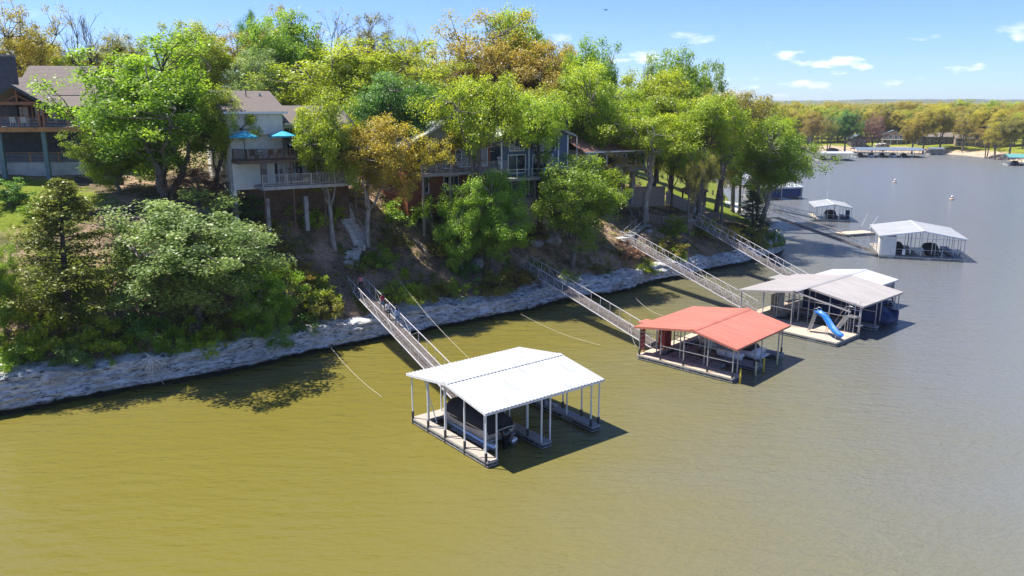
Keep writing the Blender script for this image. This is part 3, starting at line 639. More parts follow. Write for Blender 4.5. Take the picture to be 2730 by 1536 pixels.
T('slim_tree','sparse','yellowgreen',1700,380,520,45,(1688,545),'slim tree left of the gazebo with a dark trunk',pick=4,bark='bark_dark')
T('slim_tree','sparse','yellowgreen',1735,360,500,40,(1728,590),'slim tree standing in front of the retaining wall',pick=4)
T('slim_tree','sparse','olive',1770,380,520,42,(1770,596),'slim leaning tree right in front of the gazebo wall',pick=4)
T('slim_tree','sparse','yellowgreen',1822,330,500,50,(1815,572),'slim tree right of the retaining wall end',pick=4)
T('slim_tree','sparse','olive',1760,400,560,30,(1730,640),'thin leaning tree beside the fourth gangway',pick=4)
T('slim_tree','sparse','yellowgreen',1870,320,470,50,(1860,540),'slim pale tree on the park lawn near the dark evergreen',pick=4)
T('garden_tree','sparse','brown',1535,345,430,62,110,'low orange brown blossoming tree before the grey house windows',pick=0)
T('garden_tree','dense','yellowgreen',1570,220,380,80,118,'yellow green garden tree beside the red brown roof',pick=1)
# -- left background
T('tall_oak','sparse','gold',45,-15,180,78,104,'golden oak at the top left corner behind the slate house',pick=3,bark='bark_dark')
T('tall_oak','dense','gold',70,95,200,70,116,'golden bushy tree behind the slate house roof',pick=1)
T('bare_tree','bare','olive',195,-5,190,70,112,'large leafless tree behind the slate house roof end',pick=2,bark='bark_dark')
T('bare_tree','bare','olive',290,40,190,55,120,'leafless tree right of the largest leafless one at upper left',pick=1,bark='bark_dark')
T('bare_tree','bare','olive',365,35,180,45,124,'thin leafless tree above the left side of the large maple',pick=0,bark='bark_dark')
T('bare_tree','bare','olive',425,40,180,45,126,'thin leafless tree left of the bright yellow green treetop',pick=1,bark='bark_dark')
T('tall_tree','dense','olive',300,85,220,70,118,'olive round treetop below the leafless trees',pick=1)
T('tall_tree','dense','yellowgreen',160,120,230,75,114,'yellow green tree behind the slate house roof end',pick=5)
T('tall_tree','dense','olive',235,130,240,70,116,'olive tree between the slate house and the large maple',pick=1)
T('bare_tree','bare','brown',770,-8,200,75,128,'tall thin reddish budding tree behind the tall rich green tree',pick=1)
T('tall_tree','sparse','gold',690,10,160,60,130,'golden budding treetop behind the tall rich green tree',pick=0)
T('tall_tree','sparse','olive',925,35,200,60,128,'thin olive treetop left of the gap in the skyline',pick=1)
T('tall_tree','sparse','olive',1010,60,220,55,130,'thin olive budding tree at the dip of the skyline',pick=3)
T('tall_tree','dense','yellowgreen',1080,150,300,90,112,'yellow green tree above the pale green gable',pick=5)
T('tall_tree','dense','olive',1390,190,330,70,114,'olive tree behind the blue house roof',pick=1)
T('tall_tree','dense','gold',1420,110,260,70,126,'golden treetop beside the saturated green one',pick=1)
T('tall_tree','dense','dark',625,25,120,32,140,'distant dark evergreen-looking crown peeping over the skyline',pick=1)
# woods further back on the plateau close the skyline
bgk = [('dense','gold'),('dense','yellowgreen'),('sparse','gold'),('dense','olive'),('dense','fresh'),('sparse','brown'),('dense','olive')]
for i in range(46):
    x = -115 + i*3.9 + random.uniform(-1.5, 1.5); y = 142 + random.uniform(-12, 26) + max(0, x+20)*.25
    if x > 25: y += 20
    if shore_ds(np.array([x]), np.array([y]))[0][0] < 8: continue
    k = bgk[random.randrange(len(bgk))]; side = 'left of the cream house roof' if x < -42 else 'between the cream house and the blue house' if x < 5 else 'right of the blue house'; h = random.uniform(10.5, 14.5) - max(0, x)*.05 - (4.5 if x < -38 else 0)
    put_tree('background_tree', k[0], k[1], (x, y, gz(x, y)), h, random.uniform(4.2, 5.6), dict(gold='golden', yellowgreen='yellow green', olive='olive', fresh='green', brown='orange brown')[k[1]] + (' thin' if k[0] == 'sparse' else ' dense') + ' background crown on the skyline, ' + side, 'tree', 'woods behind the houses', .25)
# -- shrubs along the ledge and on the slope
SHR = [ # x, y of the foot, half width, height in view pixels, leaves, label
    (40,930,70,85,'fresh','low green shrub on the ledge at far left'), (110,900,75,100,'yellowgreen','yellow green shrub under the cedar above the ledge'), (150,835,60,70,'olive','olive shrub half way up below the cedar'),
    (190,925,60,80,'pale','pale shrub on the ledge left of the dead branch'), (255,895,70,90,'yellowgreen','bright yellow green shrub left of the bleached dead branch'), (310,905,55,80,'fresh','green shrub just left of the bleached dead branch'),
    (130,760,40,50,'yellowgreen','small bright shrub beside the foot of the cedar'), (60,800,60,70,'olive','olive shrub on the left slope by the picture edge'), (360,840,70,80,'dark','dark shrub beneath the broad pale tree'),
    (415,900,55,110,'fresh','green shrub leaning over the ledge above the dead branch'), (505,900,70,110,'yellowgreen','sunlit yellow green shrub hanging over the ledge'), (560,870,55,80,'olive','olive shrub right of the sunlit hanging shrub'),
    (745,850,55,80,'dark','dark shrub on the ledge between rounded bushy tree and first gangway'), (800,810,60,100,'olive','olive shrub left of the first gangway'), (812,775,50,80,'yellowgreen','yellow green shrub a little left of the first gangway'),
    (770,730,60,70,'brown','brownish shrub on the slope left of the steps'), (960,680,50,70,'fresh','green shrub right of the stone steps'), (1010,760,60,80,'yellowgreen','yellow green shrub right of the first gangway'),
    (1080,760,60,70,'olive','olive shrub on the ledge right of the walking people'), (1140,750,50,60,'fresh','green shrub above the ledge half way between two gangways'), (1180,700,50,60,'dark','dark shrub under the fresh green tree pair'),
    (1250,745,60,60,'olive','olive shrub above the ledge before the second gangway'), (1300,720,55,55,'brown','brownish shrub by the upper end of the second gangway'), (1425,720,35,45,'fresh','green shrub beside the second gangway rail'),
    (1340,610,40,40,'olive','small shrub between two grey boulders'), (1580,650,40,45,'red','reddish shrub under the third gangway'), (1700,600,40,50,'fresh','green shrub below the retaining wall'), (1690,640,45,45,'olive','olive shrub between third and fourth gangway'),
    (1840,610,45,55,'gold','golden shrub right of the fourth gangway'), (1780,600,35,45,'olive','olive shrub under the fourth gangway'), (1900,640,45,60,'olive','olive shrub near the tip of the point'), (1935,630,30,70,'dark','dark shrub on the rock tip above the water'),
    (575,540,60,75,'olive','olive bush at the foot of the cream house side wall'),(630,560,50,60,'dark','dark bush at the cream house front corner'),(540,520,45,60,'red','reddish bush at the cream house side wall'),(30,520,50,60,'dark','dark shrub on the shaded lawn before the slate house'), (90,540,40,40,'fresh','small shrub on the shaded lawn beside the cedar top'), (610,600,50,60,'olive','olive shrub right above the broad pale tree'), (680,600,45,45,'olive','low shrub beneath the cream house deck'),
    (780,580,40,70,'yellowgreen','small yellow green sapling before the cream house deck'), (845,560,30,60,'yellowgreen','yellow green sapling beside the stone steps'), (1020,560,60,60,'fresh','green shrub below the golden oaks'), (1620,690,40,35,'yellowgreen','small yellow shrub on the ledge near the third gangway'),
    (1700,660,35,35,'yellowgreen','small sunlit shrub on rock between the gangways'), (700,700,55,60,'brown','brownish leafless-looking shrub above the rounded bushy tree'), (1120,640,60,50,'olive','olive thicket below the fresh green pair'), (900,690,45,50,'olive','olive thicket left of the gangway top'),
    (720,640,50,55,'olive','olive shrub on the bare slope below the cream house'), (985,620,40,45,'olive','olive shrub behind the pale oak trunk'), (1500,690,40,40,'olive','olive shrub above the ledge between second and third gangway')]
for (x, y, hw, hp, lf, lb) in SHR:
    g = ground(x*K, y*K); s = K/FOC*(g.y*CT + 4)
    put_tree('shrub', 'shrub', lf, (g.x, g.y, g.z - .05), hp*s*1.0, hw*s*1.1, lb, 'shrub', 'shrubs on the bluff', .1)
# undergrowth: brambles, seedlings and tufts that nobody could count
rs = np.random.RandomState(99)
N0 = 22000; ux = rs.uniform(-70, 46, N0); uy = rs.uniform(35, 140, N0); ud, us = shore_ds(ux, uy)
pn = fbm(ux*.16, uy*.16, ux*0, 3); ok = (ud > 1.0) & (ud < 17) & (pn > .50 + .02*ud*(rs.rand(N0) < .8) - .13*(ud < 4.5) - .06*(ux < -14)) & ~((ux < -34) & (ud > 11))
stp_px = ((925, 735), (932, 716), (940, 672), (962, 655), (950, 628), (932, 600), (918, 565), (905, 530), (893, 500)); SPT = np.array([tuple(ground(*a).xy) for a in stp_px]); SPT = np.vstack([SPT[:-1]*(1-t) + SPT[1:]*t for t in (0, .25, .5, .75)])
ok &= (np.hypot(ux[:, None]-SPT[None, :, 0], uy[:, None]-SPT[None, :, 1]).min(1) > 1.5)
ux, uy, ud, pn = ux[ok], uy[ok], ud[ok], pn[ok]; UC = np.stack([ux, uy, zg(ux, uy) + .18], -1)
v, f, var = leaves(UC, 16, .35 + .3*rs.rand(len(ux)), .15, rs, .7, .5, None, np.clip(.35 + (pn-.5)*1.2 + rs.normal(size=len(ux))*.15, 0, 1))
tag(objm('undergrowth', npmesh('undergrowth', v, f, LEAF['litter'], var)), 'low olive brown undergrowth covering the bluff slope', 'undergrowth', None, 'stuff')
print('undergrowth', len(ux))

# ------------------------------------------------------------------ docks
def rib_slope(x0, x1, y0, z0, y1, z1, pitch=.3, ribh=.05):
    """ribbed metal sheet from the eave (y0,z0) up to the ridge (y1,z1); ribs run up the slope"""
    n = max(1, round((x1-x0)/pitch)); p = (x1-x0)/n; prof = []
    for i in range(n):
        a = x0 + i*p; prof += [(a, 0), (a + p*.62, 0), (a + p*.72, ribh), (a + p*.88, ribh), (a + p*.98, 0)]
    prof.append((x1, 0)); th = .03; mb = MB(); n = len(prof)
    v = [(x, y0, z0+h) for x, h in prof] + [(x, y1, z1+h) for x, h in prof]; f = [(i, i+1, n+i+1, n+i) for i in range(n-1)]
    mb.add(v, f); mb.add([(x0, y0, z0-th), (x1, y0, z0-th), (x1, y1, z1-th), (x0, y1, z1-th)], [(3, 2, 1, 0)]); return mb
def gable_roof(root, x0, x1, yf, yb, he, hr, m, fm, x0b=None, ridge_gap=True):
    """ridge along x at y=0; front eave at yf (<0), back eave at yb (>0)"""
    if x0b is None: x0b = x0
    a = rib_slope(x0, x1, yf, he, -.02, hr).build('roof_slope', m, root); b = rib_slope(x0b, x1, yb, he, .02, hr).build('roof_slope', m, root)
    xs = min(x0, x0b)
    cap = MB().prism([(-.28, hr-.28*(hr-he)/abs(yf)+.045), (0, hr+.06), (.28, hr-.28*(hr-he)/yb+.045), (.28, hr-.28*(hr-he)/yb+.06), (0, hr+.08), (-.28, hr-.28*(hr-he)/abs(yf)+.06)], 'x', xs-.01, x1+.01)
    cap.build('ridge_cap', m, root)
    for (xx, yy) in ((x0, yf), (x1-.04, yf), (x0b, yb), (x1-.04, yb)):     # sloping gable trims
        MB().prism([(yy, he-.16), (0, hr-.16), (0, hr+.03), (yy, he+.03)], 'x', xx-.02, xx+.05).build('gable_trim', fm, root)
    e_ = MB().box(x0+.06, x1-.06, yf+.02, yf+.07, he-.17, he-.035); e_.build('eave_trim', fm, root)
    e_ = MB().box(x0b+.06, x1-.06, yb-.07, yb-.02, he-.17, he-.035); e_.build('eave_trim', fm, root)
    for i in range(int((x1-xs)/2.4)+1):                                   # rafters
        xx = xs + .3 + i*(x1-xs-.6)/max(1, int((x1-xs)/2.4))
        MB().bar((xx, yf+.12, he-.14), (xx, 0, hr-.14), .07, .13).bar((xx, 0, hr-.14), (xx, yb-.12, he-.14), .07, .13).build('rafter', fm, root)
def deck_rect(root, x0, x1, y0, y1, top, m, floats=True, fm=None, along='x'):
    """boards on a steel frame with floats below"""
    t = top - .05; fm = fm or M['galv']; mb = MB()
    if x1 - x0 >= y1 - y0:
        n = max(1, round((x1-x0)/.145)); p = (x1-x0)/n
        for i in range(n): mb.box(x0+i*p, x0+(i+1)*p-.012, y0, y1, t, top + random.uniform(-.004, .004))
    else:
        n = max(1, round((y1-y0)/.145)); p = (y1-y0)/n
        for i in range(n): mb.box(x0, x1, y0+i*p, y0+(i+1)*p-.012, t, top + random.uniform(-.004, .004))
    d = mb.build('deck_boards', m, root, stuff=True)
    fr = MB()
    for a, b_ in (((x0, y0), (x1, y0)), ((x1, y0), (x1, y1)), ((x1, y1), (x0, y1)), ((x0, y1), (x0, y0))):
        fr.bar((*a, t-.06), (*b_, t-.06), .06, .1).bar((*a, t-.3), (*b_, t-.3), .05, .05)
        L = math.hypot(b_[0]-a[0], b_[1]-a[1]); n = max(1, int(L/.55))
        for i in range(n):
            q = [(a[0]+(b_[0]-a[0])*k/n, a[1]+(b_[1]-a[1])*k/n) for k in (i, i+1)]; fr.bar((*q[0], t-.08 if i % 2 else t-.3), (*q[1], t-.3 if i % 2 else t-.08), .022)
    fr.build('deck_frame', fm, root)
    if floats:
        L = max(x1-x0, y1-y0); n = max(1, int(L/1.0))
        for i in range(n):
            if x1-x0 >= y1-y0: fb = (x0 + i*L/n + .08, x0 + (i+1)*L/n - .12, y0+.09, y1-.09)
            else: fb = (x0+.09, x1-.09, y0 + i*L/n + .08, y0 + (i+1)*L/n - .12)
            MB().box(*fb, -.25, t-.12).build('float', M['float_white'] if (i*7+int(L*3)) % 5 == 2 else M['float_'], root)
def post(root, x, y, z0, z1, m, sleeve=True, r=.04):
    p = B(x-r, x+r, y-r, y+r, z0, z1).build('post', m, root)
    if sleeve: B(x-r-.025, x+r+.025, y-r-.025, y+r+.025, -.12, .95).build('post_sleeve', M['dark_steel'], p)
    return p
def roof_z(y, yf, yb, he, hr): return (he + (hr-he)*(1 - y/yf) if y < 0 else he + (hr-he)*(1 - y/yb)) - .15
def make_dock(name, loc, yaw, label, roof, decks, posts, rails=(), post_m='white_steel', deck_m='deckgrey', sleeves=True):
    root = empty(name, (loc[0], loc[1], 0), yaw, label, 'boat dock')
    x0, x1, yf, yb, he, hr, rm, fm, x0b = roof
    gable_roof(root, x0, x1, yf, yb, he, hr, M[rm], M[fm], x0b)
    for d in decks: deck_rect(root, *d[:4], .45, M[d[4] if len(d) > 4 else deck_m])
    for (x, y, sl) in posts: post(root, x, y, -.1 if sl else .3, roof_z(y, yf, yb, he, hr), M[post_m], sl)
    for (p, q) in rails: MB().bar(p, q, .05).build('brace', M[post_m], root)
    return root
# -- dock with the white roof nearest the camera
W1 = (-4.45, 48.56); A1 = R(38.0); yf, yb = -4.59, 4.92
ps = [(.22, y, 1) for y in (4.55, 2.5, .35, -1.95, -4.3)] + [(.98, y, 0) for y in (3.6, 1.4, -.85, -3.1, -4.4)] + [(9.95, y, 1) for y in (4.5, 1.9, -.6, -2.6, -4.35)] + [(9.25, y, 1 if i % 2 else 0) for i, y in enumerate((3.6, .8, -1.8, -4.3))]
ps += [(4.72, y, i % 2) for i, y in enumerate((3.6, 1.5, -.9, -2.9, -4.35))] + [(5.46, y, 0) for y in (3.6, .6, -1.9, -4.35)] + [(2.6, 4.5, 0), (7.4, 4.5, 0)]
dock1 = make_dock('boat_dock', W1, A1, 'double-slip boat dock with bright white metal roof nearest the camera', (0, 10.18, yf, yb, 3.73, 4.41, 'white_roof', 'white_steel', None),
    [(.2, 9.99, 3.5, 4.75, 'deckwood'), (.2, 1.0, -4.5, 3.49, 'deckwood'), (4.68, 5.5, -4.5, 3.49), (9.2, 9.99, -4.5, 3.49)], ps,
    [((1.0, 2.6, .5), (1.0, 4.3, 3.5)), ((.25, 4.5, 3.55), (9.9, 4.5, 3.55)), ((.25, -4.3, 3.52), (9.9, -4.3, 3.52)), ((.3, 0, 4.1), (9.9, 0, 4.1)), ((.24, 2.4, .55), (1.0, 1.5, .55))])
for y in (2.3, .2, -2.1, -4.0): MB().bar((.22, y+.3, .47), (1.0, y-.4, .47), .05, .03).build('hinge_strap', M['dark_steel'], dock1)
B(1.5, 1.78, -2.7, 1.7, .22, .3).build('lift_plank', M['deckgrey'], dock1)
B(9.5, 9.8, -.2, .55, .48, .62).build('dock_box', M['float_white'], dock1)
# pontoon boat in its left slip
def local(root, x, y, z=0):
    c, s = math.cos(root.rotation_euler.z), math.sin(root.rotation_euler.z); return (root.location.x + c*x - s*y, root.location.y + s*x + c*y, z)
bt = empty('pontoon_boat', local(dock1, 2.85, .1), A1, 'pontoon boat under a black canvas cover inside the white dock', 'boat')
for sx_ in (-.82, .82):
    MB().tube([(sx_, 3.25, .62), (sx_, 2.7, .38), (sx_, 2.0, .3), (sx_, -2.9, .3), (sx_, -3.0, .3)], [.03, .22, .3, .3, .24], 12).build('pontoon', M['alu'], bt, True)
B(-1.15, 1.15, -2.6, 3.0, .6, .7).build('boat_deck', M['deckgrey'], bt)
fe = MB()
for (a, b_) in (((-1.15, -2.4), (-1.15, 2.5)), ((1.15, -2.4), (1.15, 2.5)), ((-1.15, 2.5), (-.6, 2.95)), ((1.15, 2.5), (.6, 2.95)), ((-.6, 2.95), (.6, 2.95)), ((-1.15, -2.4), (1.15, -2.4))): fe.bar((*a, .98), (*b_, .98), .05, .5)
fe.build('side_fence', M['tan'], bt)
rl = MB()
for (a, b_) in (((-1.17, -2.45), (-1.17, 2.5)), ((1.17, -2.45), (1.17, 2.5))): rl.bar((*a, 1.25), (*b_, 1.25), .04).bar((*a, .74), (*b_, .74), .05)
rl.build('side_rail', M['alu'], bt)
rings = []
for y, hw, h in ((-2.45, 1.0, 1.5), (-2.3, 1.16, 1.95), (-1.2, 1.17, 2.2), (.6, 1.18, 2.35), (1.9, 1.17, 2.3), (2.6, 1.05, 2.0), (3.0, .6, 1.5)):
    rings.append([(-hw, y, 1.05), (-hw*1.02, y, 1.4), (-hw*.92, y, h*.86), (-hw*.5, y, h), (hw*.5, y, h), (hw*.92, y, h*.86), (hw*1.02, y, 1.4), (hw, y, 1.05)])
MB().loft(rings).build('canvas_cover', M['canvas'], bt, True)
MB().tube([(-.85, -2.5, .75), (-.85, -3.0, 1.2), (-.7, -3.15, 1.55), (0, -3.25, 1.66), (.7, -3.15, 1.55), (.85, -3.0, 1.2), (.85, -2.5, .75)], .035, 8).build('ski_arch', M['alu'], bt, True)
om = MB(); om.loft([[(x*.24*k, -2.95 + y*.34*k, z) for x, y in ((-1, -1), (1, -1), (1.1, .3), (.7, 1), (-.7, 1), (-1.1, .3))] for z, k in ((.7, .6), (.85, .95), (1.2, 1), (1.38, .8), (1.44, .4))])
mo = om.build('outboard_motor', M['blackgel'], bt, True)
MB().loft([[(x*.12, -2.95 + y*k, z) for x, y in ((-1, -1), (1, -1), (1, 1), (-1, 1))] for z, k in ((-.35, .14), (.2, .15), (.7, .2))]).build('motor_leg', M['blackgel'], mo)
MB().tube([(0, -3.1, -.2), (0, -3.3, -.2)], [.07, .03], 8).build('propeller_hub', M['alu'], mo)
# -- dock with the red roof
W2 = (15.18, 63.09); A2 = R(46.6); yf2, yb2 = -4.13, 5.88
ps = [(.28, y, 1) for y in (5.4, 3.2, .9, -1.4, -3.7)] + [(1.5, y, 0) for y in (4.4, 2.0, -.4, -3.5)] + [(9.6, y, 1) for y in (5.4, 2.4, -.7, -3.6)] + [(8.9, y, 0) for y in (4, 0, -3.6)] + [(4.4, y, i % 2) for i, y in enumerate((4.4, 1.7, -.9, -3.6))] + [(5.55, y, 0) for y in (4.4, .5, -3.6)] + [(3, 5.4, 0), (6.6, 5.4, 0)]
rl = [((.28, -3.7, 1.75), (.28, 3.2, 1.75)), ((.28, -3.7, 2.6), (.28, 2.0, 2.6)), ((.28, 3.2, 2.6), (.28, 5.4, 2.6)), ((.3, 5.4, 2.85), (9.6, 5.4, 2.85)), ((.3, -3.6, 2.85), (9.6, -3.6, 2.85)), ((4.4, -3.6, 1.6), (4.4, 4.4, 1.6)), ((4.4, -3.6, 2.5), (4.4, 4.4, 2.5)), ((0.3, 0, 3.55), (9.6, 0, 3.55))]
dock2 = make_dock('boat_dock', W2, A2, 'boat dock with coral red ribbed metal roof', (0, 9.92, yf2, yb2, 3.03, 3.85, 'red_roof', 'red_roof', None),
    [(.2, 9.75, 4.3, 5.6, 'tan'), (.2, 1.55, -3.8, 4.29, 'tan'), (4.3, 5.6, -3.8, 4.29), (8.8, 9.75, -3.8, 4.29)], ps, rl, 'galv')
B(2.2, 3.6, 5.9, 7.0, 2.75, 2.82).build('porch_roof', M['red_roof'], dock2)
fl = empty('drive_on_float', local(dock2, 2.95, 1.7), A2, 'grey cube-shaped drive-on float inside the left slip of the red dock', 'float')
mb = MB().box(-.95, .95, -2.1, 2.2, .0, .28); mb.box(-.9, -.15, -2.9, -2.1, .0, .26); mb.box(.15, .9, -2.9, -2.1, .0, .26); mb.build('float_body', M['deckgrey'], fl)
for i in range(4):
    for j in (-.55, .05, .6): MB().tube([(j, -1.7+i*1.05, .28), (j, -1.7+i*1.05, .33)], .09, 8).build('connector_knob', M['float_'], fl)
for (x, y, h, mt) in ((.6, -4.25, 1.25, 'yellow'), (3.35, -4.25, 1.2, 'cream_yellow'), (4.8, -4.25, 1.2, 'yellow'), (7.42, -4.25, 1.2, 'cream_yellow')):
    pb = empty('bumper_pole', local(dock2, x, y), A2, {.6: 'bright yellow bumper pole, leftmost at the front of the red dock', 3.35: 'faded cream bumper pole, second from left at the red dock', 4.8: 'yellow bumper pole, third from left at the red dock', 7.42: 'faded cream bumper pole, rightmost at the red dock'}[x], 'bumper pole', 'bumper poles')
    MB().tube([(0, 0, -.4), (0, 0, h)], .09, 10).build('padding', M[mt], pb, True); MB().tube([(0, 0, h), (0, 0, h+.06)], [.07, .03], 10).build('cap', M[mt], pb)
# cruiser in the right slip
def runabout(loc, rz, label, L=6.2, hullm='fiberglass', cover='canvas'):
    b = empty('motor_boat', loc, rz, label, 'boat'); rg = []
    for t in (0, .15, .4, .65, .85, .96, 1.0):
        y = -L/2 + L*t; wd = 1.12*(1 - max(0, (t-.5)/.5)**2.2)+.02; dk = .95 + .25*t; ke = .05 + .45*max(0, (t-.55)/.45)**2
        rg.append([(-wd, y, dk), (-wd*.94, y, .55+.15*t), (-wd*.5, y, .22+ke*.6), (0, y, ke), (wd*.5, y, .22+ke*.6), (wd*.94, y, .55+.15*t), (wd, y, dk), (0, y, dk+.08)])
    h = MB().loft(rg).build('hull', M[hullm], b, True)
    MB().loft([[(x*k, -L*.42 + t*L, z) for x, z in ((-1.0, 1.0), (-.8, 1.45+hh), (0, 1.6+hh), (.8, 1.45+hh), (1.0, 1.0))] for t, k, hh in ((0, .9, -.2), (.15, 1.05, .2), (.4, 1.04, .35), (.55, .95, .1), (.68, .75, -.35))]).build('canvas_cover', M[cover], b, True)
    MB().box(-.95, .95, -L/2-.5, -L/2-.02, .5, .58).build('swim_platform', M[hullm], b)
    MB().bar((-1.1, -L*.45, .86), (-1.08, L*.15, .98), .03, .08).bar((1.1, -L*.45, .86), (1.08, L*.15, .98), .03, .08).build('stripe', M['bluecanvas'], b)
    return b
runabout(local(dock2, 7.3, .4), A2, 'white motor boat with dark canvas in the right slip of the red dock')
# round container lying on the middle finger
cn = empty('storage_barrel', local(dock2, 4.95, -1.0, .46), A2, 'white barrel with a pale green end lying on the red dock finger', 'barrel')
MB().tube([(0, 1.15, .34), (0, 1.1, .36), (0, .1, .36), (0, -.05, .33), (0, -1.1, .36), (0, -1.15, .3)], [.3, .35, .36, .33, .36, .3], 14).build('barrel_body', M['fiberglass'], cn, True)
MB().tube([(0, 1.16, .34), (0, 1.2, .34)], [.33, .3], 14).build('barrel_lid', M['green_hull'], cn)
# red rule boards on the dock's left and back
sb = empty('rule_board', local(dock2, .75, 5.45, .45), A2 + R(8), 'dark red dock rules sign with white lettering at the red dock corner', 'sign')
for sx_ in (-.42, .42): B(sx_-.04, sx_+.04, -.04, .04, 0, 2.3).build('leg', M['red_paint'], sb)
for i in range(5):
    B(-.46, .46, -.05, .03, .35+i*.39, .35+i*.39+.34).build('board', M['red_paint'], sb)
lt = MB()
for i in range(5):
    for j in range(5):
        if (i*3+j) % 4: lt.box(-.36+j*.15, -.36+j*.15+.10, -.058, -.052, .48+i*.39, .56+i*.39)
lt.build('lettering', M['trim'], sb, stuff=True)
kb = empty('red_locker', local(dock2, 3.9, 5.1, .45), A2, 'tall red locker standing on the back walkway of the red dock', 'locker')
B(-.55, .55, -.35, .35, 0, 1.9).build('cabinet', M['red_paint'], kb)
for sx_ in (-.28, .28): B(sx_-.25, sx_+.25, -.39, -.355, .06, 1.84).build('door', M['red_paint'], kb)
bx = empty('white_cabinet', local(dock2, 4.9, .9, .45), A2, 'small white power box on a post inside the red dock', 'box'); B(-.05, .05, -.05, .05, 0, 1.0).build('post', M['galv'], bx); B(-.2, .2, -.14, .14, .75, 1.5).build('box', M['trim'], bx)
# -- dock with the grey roof, slide and diving platform
W3 = (28.20, 75.94); A3 = R(41.8); yf3, yb3 = -5.86, 6.32
ps = [(.25, y, 1) for y in (6.0, 3.4)] + [(.25, .2, 0)] + [(2.9, y, 0) for y in (3.6, 1.4, -.2, -2.4, -4.4, -5.6)] + [(2.0, y, 0) for y in (2.8, .4)] + [(7.4, y, 1) for y in (-1.5, -3.6, -5.6)] + [(6.6, y, 0) for y in (4, 1, -2.4, -5.5)] + [(11.6, y, 1) for y in (6.0, 3, 0, -2.8, -5.6)] + [(10.9, y, 0) for y in (3, -1, -5.5)] + [(4.6, 6, 0), (8.5, 6, 0), (4.4, 3.4, 0), (5.5, 3.4, 0)]
rl = [((2.9, -5.6, 1.9), (2.9, 3.6, 1.9)), ((2.9, -5.6, 2.75), (2.9, 3.6, 2.75)), ((2.9, 3.6, 2.7), (11.6, 3.6, 2.7)), ((.25, 6, 3.1), (11.6, 6, 3.1)), ((2.9, -5.6, 3.1), (11.6, -5.6, 3.1)), ((6.6, -5.5, 2.0), (6.6, 4, 2.0)), ((.25, 6, 2.2), (.25, .2, 2.2)), ((2.9, 0, 3.9), (11.6, 0, 3.9))]
dock3 = make_dock('boat_dock', W3, A3, 'grey-roofed boat dock with blue slide and diving platform', (2.66, 11.91, yf3, yb3, 3.26, 4.19, 'grey_roof', 'grey_roof', 0.0),
    [(.2, 11.8, 3.3, 6.1, 'tan'), (.2, 2.2, .61, 3.29, 'deckwood'), (-1.7, 3.0, -5.6, .6, 'tan'), (6.5, 7.5, -5.6, 3.29, 'deckgrey'), (10.8, 11.8, -5.6, 3.29, 'deckgrey')], ps, rl, 'galv')
B(8.6, 11.2, 6.4, 7.8, 3.05, 3.12).build('porch_roof', M['grey_roof'], dock3)
MB().add([(7.72 + .06*math.sin(i*1.9), -5.4 + i*.6, z) for z in (.5, 3.0) for i in range(15)] , [(i, i+1, 16+i, 15+i) for i in range(14)]).build('side_curtain', M['bluecanvas'], dock3)
MB().loft([[(8.0, y, .5), (8.0, y, 1.6), (8.6, y, h), (9.9, y, h), (10.5, y, 1.6), (10.5, y, .5)] for y, h in ((-6.2, .9), (-5.0, 1.9), (-3, 2.5), (1, 2.6), (2.4, 2.0))]).build('boat_cover', M['bluecanvas'], dock3, True)
B(5.4, 6.0, 4.2, 4.9, .46, 2.4).build('storage_cabinet', M['trim'], dock3)
B(4.4, 5.1, 4.4, 4.9, .46, 2.3).build('storage_cabinet', M['oldwood'], dock3)
sl = empty('water_slide', local(dock3, -.3, -3.2, .46), A3, 'bright blue curved water slide on the grey dock deck', 'slide')
path = [(.3, .75, 2.05), (.3, .35, 2.0), (.28, -.1, 1.8), (.15, -.6, 1.35), (-.1, -1.1, .95), (-.3, -1.6, .65), (-.38, -2.1, .42), (-.38, -2.35, .36)]
mb = MB(); rg = []
for i, p in enumerate(path):
    p = Vector(p); d = (Vector(path[min(i+1, 7)]) - Vector(path[max(i-1, 0)])).normalized(); sd_ = d.cross(Vector((0,0,1))).normalized(); up = sd_.cross(d)
    rg.append([p + sd_*a + up*b_ for a, b_ in ((-.34, .24), (-.27, .24), (-.2, .02), (0, -.03), (.2, .02), (.27, .24), (.34, .24), (.27, -.06), (0, -.12), (-.27, -.06))])
mb.loft(rg).build('chute', M['blue_plastic'], sl, True)
for sx_ in (-.0, .6):
    MB().bar((sx_, 1.3, 0), (sx_, .75, 2.05), .05).build('ladder_rail', M['alu'], sl); MB().tube([(sx_, .8, 1.9), (sx_, .8, 2.5), (sx_, .45, 2.55), (sx_, .25, 2.15)], .025, 6).build('hand_rail', M['alu'], sl, True)
for i in range(7): z = .22 + i*.27; y = 1.3 - .55*z/2.05; B(-.02, .62, y-.12, y+.1, z, z+.05).build('rung', M['alu'], sl)
for (x, y, z) in ((-.05, -.6, 1.3), (.35, -.6, 1.3), (-.4, -1.75, .5)): MB().bar((x, y, 0), (x, y, z), .045).build('leg', M['alu'], sl)
dp = empty('diving_platform', local(dock3, 2.25, -4.6, .46), A3 - R(8), 'raised metal diving platform with stairs and rails right of the blue slide', 'platform')
B(-.1, .85, -.8, .2, 1.65, 1.72).build('platform', M['alu'], dp)
for (x, y) in ((-.05, -.75), (.8, -.75), (-.05, .15), (.8, .15)): MB().bar((x, y, 0), (x, y, 1.66 if y > 0 else 3.2), .045).build('post', M['alu'], dp)
for i in range(8): z = .1 + i*.2; y = 1.15 - i*.125; B(-.02, .78, y-.13, y+.1, z, z+.04).build('tread', M['alu'], dp)
